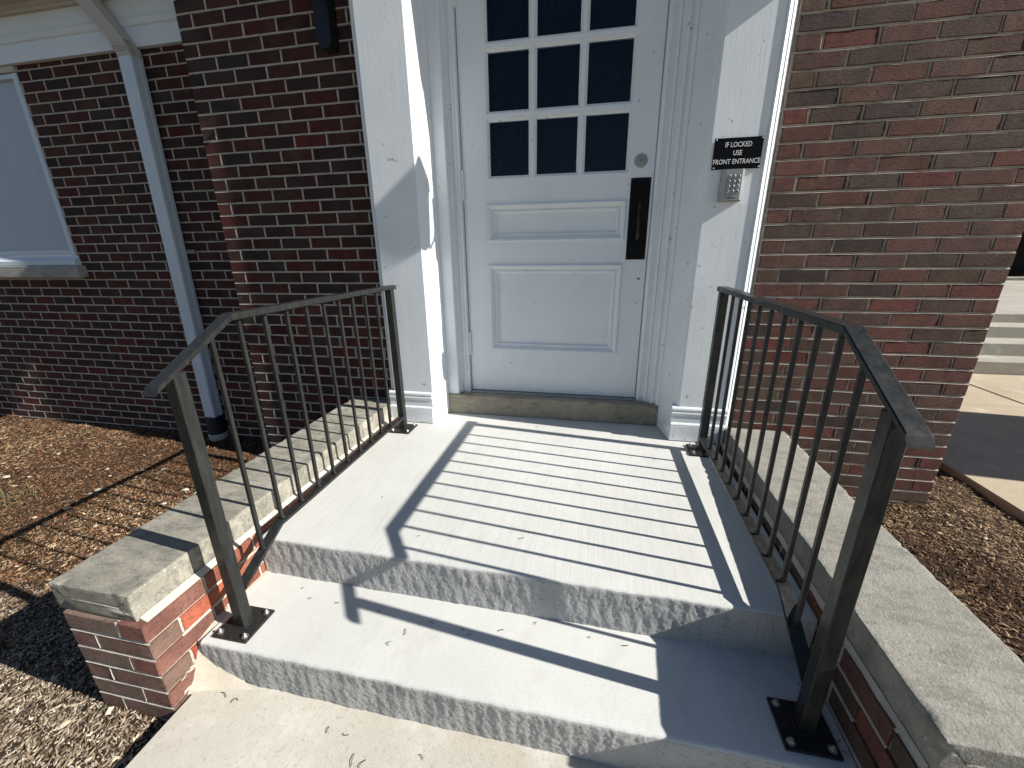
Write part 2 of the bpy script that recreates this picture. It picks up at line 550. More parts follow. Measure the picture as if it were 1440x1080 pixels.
def lay(parent, pieces, pal, seed, maxn=300, cen=None, org=(0, 0, 0), xmin=None, jd=0.0072):
    """pieces: (x, y, z, length, depth, rotz[, colour]) ; nearest maxn become objects, the rest one stuff part"""
    r = random.Random(seed)
    cp = Vector((0.266, -2.229, 1.03)) if cen is None else Vector(cen)
    def dist(p): return (Vector(p[:3]) - cp).length
    pieces = sorted(pieces, key=lambda p: (0 if len(p) < 8 else 1, dist(p)))
    org = Vector(org)
    rest_v, rest_f, rest_c = [], [], []
    for i, p in enumerate(pieces):
        col = p[6] if len(p) > 6 and p[6] else pick(pal, r)
        jy = r.uniform(-0.0012, 0.0012)
        cs, sn = math.cos(p[5]), math.sin(p[5])
        if i < maxn and len(p) < 8:
            me = brick_mesh(p[3], p[4], r.randrange(5))
            o = bpy.data.objects.new('brick', me)
            COL.objects.link(o)
            o.parent = parent
            o.location = Vector((p[0] - sn * jy, p[1] + cs * jy, p[2])) - org
            o.rotation_euler = (r.uniform(-.004, .004), r.uniform(-.004, .004), p[5])
            o.color = col + (1,)
        else:
            v, f = brick_geo(p[3], p[4], i)
            b = len(rest_v)
            for x, y, z in v:
                rest_v.append((p[0] + x * cs - y * sn - org.x, p[1] + x * sn + y * cs - org.y, p[2] + z - org.z))
            rest_f += [tuple(q + b for q in ff) for ff in f]
            rest_c += [col] * len(v)
    # tooled (concave) mortar joints: one V strip under and one left of every brick
    jv, jf = [], []
    jr = random.Random(seed + 99)
    def strip(fr_, a, b, vert, nseg):
        base = len(jv)
        for i in range(nseg + 1):
            t = i / nseg
            for q, dep in ((0, 0.0), (0.36, jd * 0.9), (0.68, jd), (1, jd * 0.35)):
                dep = dep + jr.uniform(-0.0006, 0.0008)
                if vert: lx, lz = a[0] + (b[0] - a[0]) * q, a[1] + (b[1] - a[1]) * t
                else: lx, lz = a[0] + (b[0] - a[0]) * t, a[1] + (b[1] - a[1]) * q
                if q in (0, 1):
                    if vert: lx += jr.uniform(-0.0008, 0.0008)
                    else: lz += jr.uniform(-0.0008, 0.0008)
                px_, py_, pz_, cs, sn = fr_
                jv.append((px_ + lx * cs - dep * sn - org.x, py_ + lx * sn + dep * cs - org.y, pz_ + lz - org.z))
        for i in range(nseg):
            for k in range(3):
                q = base + i * 4 + k
                jf.append((q, q + 4, q + 5, q + 1) if not vert else (q, q + 1, q + 5, q + 4))
    for p in pieces:
        L = p[3]; cs, sn = math.cos(p[5]), math.sin(p[5])
        fr_ = (p[0], p[1], p[2], cs, sn)
        edge = xmin is not None and abs(p[0] - xmin) < 0.006 and p[5] == 0
        strip(fr_, (0 if edge else -JT, -JT), (L, 0), False, 5)
        if not edge: strip(fr_, (-JT, 0), (0, BH), True, 3)
    o = meshobj('mortar_joints', jv, jf, M['mortar'], parent, smooth=True)
    tag(o, kind='stuff')
    if rest_v:
        o = meshobj('brickwork', rest_v, rest_f, M['brickc'], parent, cols=np.array(rest_c))
        tag(o, kind='stuff')

def course_run(x0, x1, start_at, first, n_from=None):
    """split [x0,x1] into bricks; joints at start_at + k*PX ; returns (x, L)"""
    out = []
    k = math.floor((x0 - start_at) / PX)
    while True:
        a = start_at + k * PX; b = a + PX
        aa, bb = max(a, x0), min(b, x1)
        if aa >= x1 - 1e-6: break
        L = bb - aa - JT
        if L > 0.018: out.append((aa, L))
        k += 1
    return out

# ================================================================== SETTING
# ground sheet
meshobj('ground', [(-300, -300, -0.62), (300, -300, -0.62), (300, 300, -0.62), (-300, 300, -0.62)], [(0, 1, 2, 3)], M['ground'])
tag(bpy.data.objects['ground'], kind='structure')

rs = np.random.RandomState(3)
def fnoise(x, y, amp, sc_, seed):
    r_ = np.random.RandomState(seed)
    out = np.zeros_like(x)
    for k in range(7):
        a = r_.uniform(0, 6.28); f = sc_ * 1.6 ** k
        out += np.sin(x * math.cos(a) * f + y * math.sin(a) * f + r_.uniform(0, 6.28)) * amp / 1.45 ** k
    return out
def zl(x, y):
    t = np.clip((-x - 1.0) / 1.2, 0, 1); t = t * t * (3 - 2 * t)
    z = -0.365 - 0.095 * t
    z = z + 0.03 * np.clip((y + 0.2) / 0.6, 0, 1) * t
    e = np.clip((x + 1.10) / 0.14, 0, 1)
    z = z - 0.035 * e * (y < -1.5)
    return z + fnoise(x, y, 0.008, 5.0, 5)
def zr(x, y):
    z = -0.288 + 0.0 * x
    e = np.clip((x - 2.34) / 0.09, 0, 1)
    z = z - 0.002 * e
    return z + fnoise(x, y, 0.009, 5.5, 9)
def bed(name, x0, x1, y0, y1, step, zf):
    nx = int((x1 - x0) / step) + 1; ny = int((y1 - y0) / step) + 1
    X, Y = np.meshgrid(np.linspace(x0, x1, nx), np.linspace(y0, y1, ny))
    Z = zf(X, Y)
    V = np.stack([X, Y, Z], -1).reshape(-1, 3)
    idx = np.arange(nx * ny).reshape(ny, nx)
    F = np.stack([idx[:-1, :-1], idx[:-1, 1:], idx[1:, 1:], idx[1:, :-1]], -1).reshape(-1, 4)
    o = meshobj(name, V.tolist(), F.tolist(), M['soil'], smooth=True)
    tag(o, kind='structure')
    return o
bed('mulch_bed', -8, -0.95, -5.5, 0.6, 0.04, zl)
bed('mulch_bed', 1.0, 2.44, -5.5, 0.2, 0.04, zr)
bed('mulch_bed', 2.06, 2.44, 0.2, 2.8, 0.04, zr)

def mulch(name, N, boxf, zf, seed, pal, size=1.0):
    r_ = np.random.RandomState(seed)
    x, y = boxf(r_, N); N = len(x)
    z = zf(x, y) + r_.uniform(-0.003, 0.009, N)
    L = (0.008 + 0.036 * r_.rand(N) ** 2.4) * size
    W = (0.0016 + 0.0062 * r_.rand(N) ** 2.2) * size
    big = r_.rand(N) < 0.02
    L[big] *= 1.5; W[big] *= 2.4
    T = 0.001 + 0.002 * r_.rand(N)
    an = r_.uniform(0, np.pi, N) * 0.75 + 0.25 * np.pi
    tilt = r_.normal(0, 0.20, N); roll = r_.normal(0, 0.33, N)
    dx = np.stack([np.cos(an) * np.cos(tilt), np.sin(an) * np.cos(tilt), np.sin(tilt)], -1)
    sd_ = np.stack([-np.sin(an), np.cos(an), np.zeros(N)], -1)
    up = np.cross(dx, sd_)
    sv = sd_ * np.cos(roll)[:, None] + up * np.sin(roll)[:, None]
    uv = np.cross(dx, sv)
    c = np.stack([x, y, z], -1)
    l = L[:, None]; w = W[:, None]; t = T[:, None]
    j = lambda: r_.uniform(0.55, 1.0, (N, 1))
    v0 = c - dx * l * 0.5 * 1.0 + sv * w * .5 * j() * .4
    v1 = c - dx * l * 0.15 - sv * w * j()
    v2 = c + dx * l * 0.5 + sv * w * .3 * j()
    v3 = c + dx * l * 0.1 + sv * w * j()
    v4 = c + uv * t
    V = np.stack([v0, v1, v2, v3, v4], 1).reshape(-1, 3)
    b = np.arange(N)[:, None] * 5
    F = np.concatenate([b + np.array([[0, 1, 4]]), b + np.array([[1, 2, 4]]), b + np.array([[2, 3, 4]]), b + np.array([[3, 0, 4]])])
    pc = np.array([q[0] for q in pal]); pw = np.array([q[1] for q in pal], float); pw /= pw.sum()
    ci = r_.choice(len(pal), N, p=pw)
    col = pc[ci] * r_.uniform(0.7, 1.25, (N, 1))
    drift = fnoise(x, y, 0.5, 2.6, seed + 40)          # damp, darker drifts and dry, bleached ones
    k_ = np.clip(0.5 + drift, 0, 1)[:, None]
    col = col * (0.52 + 0.62 * k_) * np.array([1.0, 1.0, 1.0]) + (1 - k_) * col * np.array([0.10, 0.0, -0.03])
    cols = np.repeat(col, 5, axis=0)
    me = bpy.data.meshes.new(name)
    me.vertices.add(len(V)); me.vertices.foreach_set('co', V.ravel())
    me.loops.add(len(F) * 3); me.loops.foreach_set('vertex_index', F.ravel())
    me.polygons.add(len(F)); me.polygons.foreach_set('loop_start', np.arange(len(F)) * 3)
    me.polygons.foreach_set('loop_total', np.full(len(F), 3))
    a = me.attributes.new('Col', 'FLOAT_COLOR', 'POINT')
    cc = np.ones((len(V), 4), np.float32); cc[:, :3] = cols
    a.data.foreach_set('color', cc.ravel())
    me.materials.append(M['mulch'])
    me.update(); me.validate()
    o = bpy.data.objects.new(name, me); COL.objects.link(o)
    return o
PM = [((0.42, 0.285, 0.165), 7), ((0.29, 0.17, 0.09), 7), ((0.16, 0.085, 0.045), 6), ((0.55, 0.43, 0.28), 4), ((0.30, 0.13, 0.07), 3), ((0.06, 0.037, 0.023), 4), ((0.64, 0.57, 0.45), 0.5)]
PG = [((0.42, 0.35, 0.26), 6), ((0.30, 0.235, 0.165), 6), ((0.17, 0.125, 0.085), 5), ((0.54, 0.47, 0.37), 3), ((0.08, 0.06, 0.045), 3), ((0.64, 0.6, 0.51), 0.6)]
PR_ = [((0.42, 0.30, 0.18), 6), ((0.29, 0.185, 0.105), 6), ((0.16, 0.095, 0.052), 6), ((0.55, 0.44, 0.30), 3), ((0.06, 0.04, 0.026), 4)]
def left_near(r_, N):
    x = -0.97 - 1.5 * r_.rand(N) ** 1.0; y = -2.15 + 1.0 * r_.rand(N)
    k = ~((x > -1.262) & (y > -1.56)); k &= ~(x > -0.975)
    return x[k], y[k]
def left_far(r_, N):
    x = -1.26 - 4.6 * r_.rand(N) ** 1.25; y = -1.3 + 1.72 * r_.rand(N)
    k = ~((x > -2.04) & (y > 0.08)); k &= ~((x > -2.4) & (y < -1.15))
    return x[k], y[k]
def left_front(r_, N):
    x = -2.38 - 2.8 * r_.rand(N); y = -2.6 + 1.5 * r_.rand(N)
    return x, y
def right_near(r_, N):
    x = 1.26 + 1.17 * r_.rand(N); y = -2.6 + 2.66 * r_.rand(N)
    k = (y < 0.025) | (x > 2.05)
    return x[k], y[k]
def right_back(r_, N):
    x = 2.05 + 0.38 * r_.rand(N); y = 0.03 + 1.4 * r_.rand(N)
    return x, y
tag(mulch('mulch', 42000, left_near, zl, 1, PG, 0.85), 'grey brown wood chip mulch in front of the left cheek wall', 'mulch', kind='stuff')
tag(mulch('mulch', 100000, left_far, zl, 2, PM, 1.0), 'tan and reddish wood mulch spread below the left brick wall', 'mulch', kind='stuff')
tag(mulch('mulch', 38000, left_front, zl, 5, PM, 1.1), 'tan wood mulch further out in the left bed beyond the cheek wall', 'mulch', kind='stuff')
tag(mulch('mulch', 46000, right_near, zr, 3, PR_, 0.85), 'wood mulch between the right cheek wall and the walk', 'mulch', kind='stuff')
tag(mulch('mulch', 6500, right_back, zr, 4, PR_, 0.85), 'narrow strip of wood mulch beside the end of the right brick wall', 'mulch', kind='stuff')

# front path (one slab with softened edge)
o = MB().box(-0.955, 1.0, -7.0, -1.30, -0.46, -0.314, 0.008).build('path', M['path']); tag(o, kind='structure')
# right hand walk with slabs
def slab(name, x0, x1, y0, y1, zt, mat):
    o = MB().box(x0, x1, y0, y1, zt - 0.12, zt, 0.008).build(name, mat)
    tag(o, kind='structure'); return o
slab('pavement', 2.44, 3.86, -6.0, 1.72, -0.26, M['path2'])
slab('pavement', 3.872, 6.2, -6.0, 2.78, -0.26, M['path2'])
slab('pavement', 2.44, 3.86, 1.732, 2.78, -0.262, M['path2'])
fs = thing('concrete_steps', 'flight of pale concrete steps rising beyond the corner of the right brick wall', 'steps', (4.4, 2.79, -0.26))
zs = [-0.127, 0.01, 0.14, 0.245]; ys = [2.794, 3.087, 3.413, 3.72]
for i in range(4):
    y1_ = 4.1 if i == 3 else ys[i + 1] + 0.05
    MB((4.4, 2.79, -0.26)).box(2.3, 6.2, ys[i], y1_, -0.5 + 0.001 * i, zs[i], 0.006).build('step', M['steps'], fs)
slab('terrace', 2.3, 16, 4.1, 9.4, 0.243, M['steps'])
# building beyond the terrace
fb = thing('distant_building', 'dark opening in a shaded brick building beyond the far terrace', 'building', (10, 9.5, 0.24))
b_ = MB((10, 9.5, 0.24))
b_.box(6.0, 8.6, 9.46, 9.8, 0.2, 3.6); b_.box(8.6, 13.5, 9.47, 9.8, 1.9, 3.6); b_.box(13.5, 16, 9.46, 9.8, 0.2, 3.6)
b_.build('wall', mat_plain('far_brick', (0.16, 0.09, 0.07), 0.9), fb)
MB((10, 9.5, 0.24)).box(8.6, 13.5, 9.4, 9.8, 0.25, 0.31, 0.01).build('ledge', M['cap'], fb)
MB((10, 9.5, 0.24)).box(8.55, 13.55, 10.9, 11.0, 0.2, 3.6).build('inner_wall', M['black'], fb)
MB((10, 9.5, 0.24)).box(6.0, 16, 9.46, 11.0, 3.605, 3.8).build('roof', M['black'], fb)
# brick pier right of the view (throws the straight edged shade on the walk)
bp = thing('brick_pier', 'brick pier beside the walk beyond the right edge', 'pier', (5.0, 0.1, -0.4))
MB((5.0, 0.1, -0.4)).box(4.7, 5.5, 0.13, 1.28, -0.4, 2.7, 0.004).build('shaft', bpy.data.materials['far_brick'], bp)
MB((5.0, 0.1, -0.4)).box(4.64, 5.56, 0.07, 1.34, 2.7, 2.8, 0.01).build('cap', M['cap'], bp)

# ================================================================== BRICK WALLS
YR_, YL_, YREC = 0.03, 0.130, 0.425
XC = 2.039
XCL = -2.072
# right wall
wr = thing('brick_wall', 'sunlit brown brick wall to the right of the entrance', 'wall', (1.5, YR_, -0.42))
og = (1.5, YR_, -0.42)
MB(og).box(1.0, XC - 0.006, YR_ + 0.0085, 3.4, -0.42, 3.1).build('mortar_core', M['mortar'], wr)
pcs = []
zb = -0.2709 + JT / 2
for k in range(-1, 46):
    z = zb + k * C
    if k % 2 == 0:
        x = XC
        joints = [XC - PX * i for i in range(1, 7)]
        prev = XC
        for jx in joints:
            a = max(jx, 1.028)
            if prev - a > 0.03: pcs.append((a + JT if a > 1.03 else a, YR_, z, prev - a - (JT if a > 1.03 else 0), 0.092, 0))
            prev = jx
            if jx < 1.03: break
    else:
        prev = XC; a = XC - PX / 2
        pcs.append((a + JT, YR_, z, PX / 2 - JT, 0.19, 0))
        prev = a
        while prev > 1.04:
            a = max(prev - PX, 1.028)
            if prev - a > 0.03: pcs.append((a + JT if a > 1.03 else a, YR_, z, prev - a - (JT if a > 1.03 else 0), 0.092, 0))
            prev = a
    # return of the wall
    yy = YR_ + (0.092 + JT if k % 2 == 0 else 0.194 + JT)
    while yy < 3.35:
        pcs.append((XC, yy, z, 0.194, 0.03, math.pi / 2, None, 1)); yy += PX
lay(wr, pcs, PAL_SUN, 11, org=og)

# left wall beside the surround
wl = thing('brick_wall', 'shaded dark red brick wall just left of the white pilaster', 'wall', (-1.5, YL_, -0.5))
og = (-1.5, YL_, -0.5)
MB(og).box(XCL + 0.006, -0.9, YL_ + 0.0085, YREC + 0.05, -0.55, 3.1).build('mortar_core', M['mortar'], wl)
pcs = []
zl0 = 1.1206 + JT / 2
CL_ = 0.0679
for k in range(-25, 29):
    z = zl0 + k * CL_
    if k % 2 != 0:      # stretcher at the corner
        xs = course_run(XCL, -0.93, XCL, 0)
    else:
        pcs.append((XCL, YL_, z, PX / 2 - JT, 0.19, 0))
        xs = course_run(XCL + PX / 2, -0.93, XCL + PX / 2, 0)
    for a, L in xs: pcs.append((a, YL_, z, L, 0.092, 0))
    yy = YL_ + (0.194 + JT if k % 2 == 0 else 0.092 + JT)
    while yy < YREC - 0.02:
        L = min(0.194, YREC + 0.0 - yy - JT)
        if L > 0.03: pcs.append((XCL, yy + L, z, L, 0.03, -math.pi / 2, None, 1))
        yy += PX
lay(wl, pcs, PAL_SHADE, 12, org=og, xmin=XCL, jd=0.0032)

# recessed wall with the window
WX0, WX1, WZ0, WZ1 = -5.15, -3.775, 0.957, 2.245
w2 = thing('brick_wall', 'long shaded brick wall at far left with the window and downspout', 'wall', (-4, YREC, -0.5))
og = (-4, YREC, -0.5)
b_ = MB(og)
b_.box(-9, WX0, YREC + 0.0085, 0.8, -0.6, 3.0).box(WX1, XCL + 0.15, YREC + 0.0085, 0.8, -0.6, 3.0)
b_.box(WX0, WX1, YREC + 0.0085, 0.8, -0.6, WZ0 - 0.09).box(WX0, WX1, YREC + 0.0085, 0.8, WZ1 + 0.03, 3.0)
b_.build('mortar_core', M['mortar'], w2)
pcs = []
for k in range(-39, 8):
    z = 2.0833 - C / 2 + JT / 2 + k * C
    st = -3.6476 + (0 if k % 2 == 0 else PX / 2)
    for a, L in course_run(-8.5, XCL - 0.002, st, 0):
        zc = z + BH / 2
        if WZ0 - 0.09 < zc < WZ1 + 0.03 and a + L > WX0 and a < WX1:
            if a < WX0 - 0.03: pcs.append((a, YREC, z, WX0 - a - .004, 0.09, 0, None))
            if a + L > WX1 + 0.03: pcs.append((WX1 + .012, YREC, z, a + L - WX1 - .012, 0.09, 0, None))
            continue
        if a < -6.0: pcs.append((a, YREC, z, L, 0.09, 0, None, 1))
        else: pcs.append((a, YREC, z, L, 0.09, 0))
pcs = [p[:6] if len(p) == 7 else p for p in pcs]
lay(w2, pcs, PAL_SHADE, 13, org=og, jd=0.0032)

# ---- cheek walls
def cheek(name, label, side, xi, xcap_i, xcap_o, yf, ycap, yend, capmat, seed, zc0, zc1):
    og = (xi, yf, -0.45)
    t = thing(name, label, 'wall', og)
    s = side                                # +1 right, -1 left ; xi inner brick face
    xo = xi + s * 0.295
    b = MB(og)
    b.box(min(xi, xo) + 0.0085, max(xi, xo) - 0.0085, yf + 0.0085, yend, -0.5, zc0 - 0.0013)
    b.build('mortar_core', M['mortar'], t)
    pcs = []
    PF = 0.1012
    for k in range(0, 8):
        z = zc0 + 0.0077 - (k + 1) * C + JT / 2
        if k == 0: z -= 0.001
        # front face
        cols = [None, None]
        if side < 0:
            cA = [(0.185, 0.13, 0.102), (0.21, 0.098, 0.075)] if k % 2 == 0 else [(0.20, 0.11, 0.09), (0.19, 0.118, 0.092)]
        else:
            cA = [None, None]
        x_l, x_r = min(xi, xo), max(xi, xo)
        if k % 2 == 0:      # stretcher left, header right
            pcs.append((x_l, yf, z, 0.194, 0.088, 0, cA[0]))
            pcs.append((x_l + 0.2038, yf, z, 0.0912, 0.19, 0, cA[1]))
        else:
            pcs.append((x_l, yf, z, 0.0912, 0.19, 0, cA[0]))
            pcs.append((x_l + 0.101, yf, z, 0.194, 0.088, 0, cA[1]))
        # inner & outer faces
        for face in (0, 1):
            right_face = (face == 0) == (side < 0)
            X = x_r if right_face else x_l
            if k % 2 == 0:
                y0 = yf + (0.19 + JT if right_face else 0.088 + JT)
            else:
                y0 = yf + (0.088 + JT if right_face else 0.19 + JT)
            while y0 < yend - 0.03:
                L = min(0.194, yend - y0)
                if right_face: pcs.append((X, y0, z, L, 0.085, math.pi / 2, None))
                else: pcs.append((X, y0 + L, z, L, 0.085, -math.pi / 2, None))
                y0 += PX
    lay(t, pcs, PAL_PIER if side < 0 else PAL_CR, seed, org=og, xmin=min(xi, xo), jd=0.0048)
    # cap slab: fine skin with worn, slightly chipped edges
    x0, x1 = sorted((xcap_i, xcap_o))
    rc = 0.0045
    sect = []
    def arc(cx_, cz_, a0):
        for k in range(4):
            a = a0 + math.pi / 2 * k / 3
            sect.append((cx_ + rc * math.cos(a), cz_ + rc * math.sin(a)))
    def lin(a, b, n_):
        for k in range(1, n_): sect.append((a[0] + (b[0] - a[0]) * k / n_, a[1] + (b[1] - a[1]) * k / n_))
    arc(x1 - rc, zc1 - rc, 0); lin((x1 - rc, zc1), (x0 + rc, zc1), 26)
    arc(x0 + rc, zc1 - rc, math.pi / 2); lin((x0, zc1 - rc), (x0, zc0 + rc), 9)
    arc(x0 + rc, zc0 + rc, math.pi); lin((x0 + rc, zc0), (x1 - rc, zc0), 3)
    arc(x1 - rc, zc0 + rc, math.pi * 1.5); lin((x1, zc0 + rc), (x1, zc1 - rc), 9)
    n = len(sect); cxm, czm = (x0 + x1) / 2, (zc0 + zc1) / 2
    st_ = [(ycap + rc * (1 - math.sin(a)), rc * (1 - math.cos(a))) for a in (math.pi * .5, math.pi * .33, math.pi * .17, 0)]
    st_ = [(ycap, 0.045), (ycap, 0.03), (ycap, 0.015), (ycap, rc), (ycap + rc * .13, rc * .5), (ycap + rc * .5, rc * .13), (ycap + rc, 0.0)]
    ny = 120
    for k in range(1, ny + 1): st_.append((ycap + rc + (yend - ycap - rc) * k / ny, 0.0))
    V = []
    for (y, ins) in st_:
        for (a, b) in sect:
            a2 = min(max(a, x0 + ins), x1 - ins); b2 = min(max(b, zc0 + ins), zc1 - ins)
            V.append((a2, y, b2))
    V = np.array(V)
    r_ = np.random.RandomState(seed)
    # chips: push edge vertices inwards in random places
    ex = np.minimum(np.abs(V[:, 0] - x0), np.abs(V[:, 0] - x1)); ez = np.minimum(np.abs(V[:, 2] - zc0), np.abs(V[:, 2] - zc1)); ey = np.abs(V[:, 1] - ycap)
    near = ((ex < 0.006) & (ez < 0.006)) | ((ey < 0.005) & (ez < 0.006)) | ((ey < 0.005) & (ex < 0.006))
    for c_ in range(46):
        q = V[r_.choice(np.where(near)[0])]
        d = np.linalg.norm((V - q) * np.array([1, 0.7, 1]), axis=1)
        rr = r_.uniform(0.006, 0.02); am = r_.uniform(0.0012, 0.0045)
        w_ = np.clip(1 - d / rr, 0, 1) * am
        V[:, 0] += w_ * np.sign(cxm - V[:, 0]) * (ex < 0.02); V[:, 2] += w_ * np.sign(czm - V[:, 2]) * (ez < 0.02); V[:, 1] += w_ * (ey < 0.01)
    V += r_.normal(size=V.shape) * 0.00035
    ns = len(st_)
    F = [(i * n + k, i * n + (k + 1) % n, (i + 1) * n + (k + 1) % n, (i + 1) * n + k) for i in range(ns - 1) for k in range(n)]
    F.append(tuple(range(n)))
    o = meshobj('cap_stone', (V - np.array(og)).tolist(), F, capmat, t, smooth=True)
    import bmesh
    bm = bmesh.new(); bm.from_mesh(o.data); bmesh.ops.recalc_face_normals(bm, faces=bm.faces); bm.to_mesh(o.data); bm.free()
    # mortar fillet between cap and brick on the step side
    f = MB(og)
    f.prism([(xcap_i - s * 0.002, zc0 + 0.014), (xi + s * 0.004, zc0), (xi + s * 0.004, zc0 - 0.002), (xcap_i - s * 0.002, zc0 - 0.002)], yf + 0.02, yend, 'y')
    f.build('mortar_fillet', M['grout'], t)
    return t
cheek('cheek_wall', 'low brick cheek wall with limestone cap left of the steps', -1, -0.9626, -0.995, -1.289, -1.559, -1.548, 0.078, M['cap'], 21, 0.0138, 0.1126)
cr_ = cheek('cheek_wall', 'low brick cheek wall with rough concrete cap right of the steps', 1, 0.942, 0.960, 1.256, -1.567, -1.556, 0.024, M['capr'], 22, 0.0345, 0.1325)

# lime smears left on the inner face of the left cheek wall
cl_ = [q for q in bpy.data.objects if q.name.startswith('cheek_wall') and q.location.x < 0][0]
rq = random.Random(8)
b_ = MB(cl_.location)
for q0 in range(26):
    yy = -1.53 + 0.30 * rq.random() ** 1.4; zz = -0.30 + (yy + 1.53) * 0.62 + rq.uniform(-0.02, 0.035)
    a_ = rq.uniform(0.006, 0.026); c_ = rq.uniform(0.002, 0.006)
    pts = []
    for k in range(15):
        a = 2 * math.pi * k / 15; q_ = rq.uniform(0.35, 1.15)
        pts.append((yy + a_ * q_ * math.cos(a), zz + c_ * q_ * math.sin(a)))
    b_.prism(pts, -0.9632, -0.9618, 'x')
tag(b_.build('mortar_smear', M['grout'], cl_), kind='stuff')
cr_.rotation_euler = (-0.0285, 0, -0.0215)
cr_.location += Vector((-0.005, -0.0165, 0.0075))

# ================================================================== ENTRY STEPS
st = thing('entry_steps', 'grey painted concrete landing and step in front of the white door', 'steps', (0, -1.0, -0.314))
og = Vector((0, -1.0, -0.314))
def stepblock(name, x0, x1, yn, yb, zt, zbm, sk, rad, seed, mt):
    prof = []
    prof.append((yb, zt))
    for k in range(7):
        a = math.pi / 2 * k / 6
        prof.append((yn + rad - rad * math.sin(a), zt - rad + rad * math.cos(a)))
    nz = 34
    for k in range(1, nz + 1):
        prof.append((yn, zt - rad - (zt - rad - zbm) * k / nz))
    # subdivide tread
    p2 = []
    for i in range(9): p2.append((yb + (yn + rad - yb) * i / 9, zt))
    prof = p2 + prof[1:]
    nx = 440
    V = []; F = []; mi = []; sm = []
    for i in range(nx + 1):
        x = x0 + (x1 - x0) * i / nx
        for (y, z) in prof: V.append(Vector((x, y + sk * x, z)) - og)
    n = len(prof)
    for i in range(nx):
        for j in range(n - 1):
            F.append((i * n + j, i * n + j + 1, (i + 1) * n + j + 1, (i + 1) * n + j))
            mi.append(0 if j < 9 + 4 else 1); sm.append(True)
    for e in (0, nx):
        F.append(tuple(e * n + j for j in range(n)) + ()); mi.append(1); sm.append(False)
    o = meshobj(name, V, F, mt, st, smooth=False, mats=[M['riser']], midx=mi)
    me = o.data
    me.polygons.foreach_set('use_smooth', sm)
    co = np.array([v.co[:] for v in me.vertices])
    d = np.zeros(len(co)); r_ = np.random.RandomState(seed)
    for k in range(5):
        w = r_.normal(size=3) * 14 * 1.7 ** k
        d += np.sin(co @ w + r_.uniform(0, 6)) * 0.00045 / 1.3 ** k
    nrm = np.array([v.normal[:] for v in me.vertices])
    face = np.abs(nrm[:, 1]) > 0.3
    co[:, 1] += d * np.where(face, 2.0, 0.6); co[:, 2] += d * np.where(face, 0.8, 0.25)
    grid = r_.normal(size=(nx + 1, n))
    def blur(a):
        a = (a + np.roll(a, 1, 0) + np.roll(a, -1, 0)) / 3
        return (a + np.roll(a, 1, 1) + np.roll(a, -1, 1)) / 3
    g1 = 0.5 * grid + 0.5 * blur(grid); g2 = blur(blur((r_.normal(size=(nx + 1, n)))))
    fade = np.clip((np.arange(n) - 12) / 4.0, 0, 1)[None, :]
    rel = (g1 * 0.00085 + g2 * 0.0001) * fade
    rel[0] = 0; rel[-1] = 0
    co[:, 1] += rel.ravel()
    me.vertices.foreach_set('co', co.ravel()); me.update()
    import bmesh
    bm = bmesh.new(); bm.from_mesh(me); bmesh.ops.recalc_face_normals(bm, faces=bm.faces); bm.to_mesh(me); bm.free()
    return o
stepblock('landing', -0.9600, 0.9445, -1.147, 0.35, 0.0, -0.25, -0.0115, 0.013, 1, M['conc'])
stepblock('step', -0.946, 0.9440, -1.4524, -1.10, -0.1659, -0.36, -0.0064, 0.014, 2, M['conc2'])
# cement fill between step and brick
g = MB(og)
V_ = []; F_ = []
rr_ = random.Random(4)
cols_ = [(-1.12, -0.158), (-1.25, -0.160), (-1.38, -0.163), (-1.435, -0.175), (-1.452, -0.21), (-1.468, -0.25), (-1.485, -0.29), (-1.512, -0.3165)]
for i, (y, z) in enumerate(cols_):
    for k in range(5):
        t = k / 4
        xx = -0.965 + t * (0.024 if i < 4 else 0.024 + 0.03 * (i - 3) ** 1.3)
        yy = y + (t ** 0.7) * (0 if i < 4 else 0.010 * (i - 2)) + rr_.uniform(-.002, .002)
        zz = z - t * (0.006 if i < 4 else 0.012 * (1 if i < 7 else 0)) + rr_.uniform(-.0015, .0015)
        V_.append((xx, yy, max(zz, -0.3172)))
for i in range(len(cols_) - 1):
    for k in range(4): F_.append((i * 5 + k, i * 5 + k + 1, i * 5 + k + 6, i * 5 + k + 5))
g.add(V_, F_)
g.build('cement_fill', M['grout'], st, smooth=True)

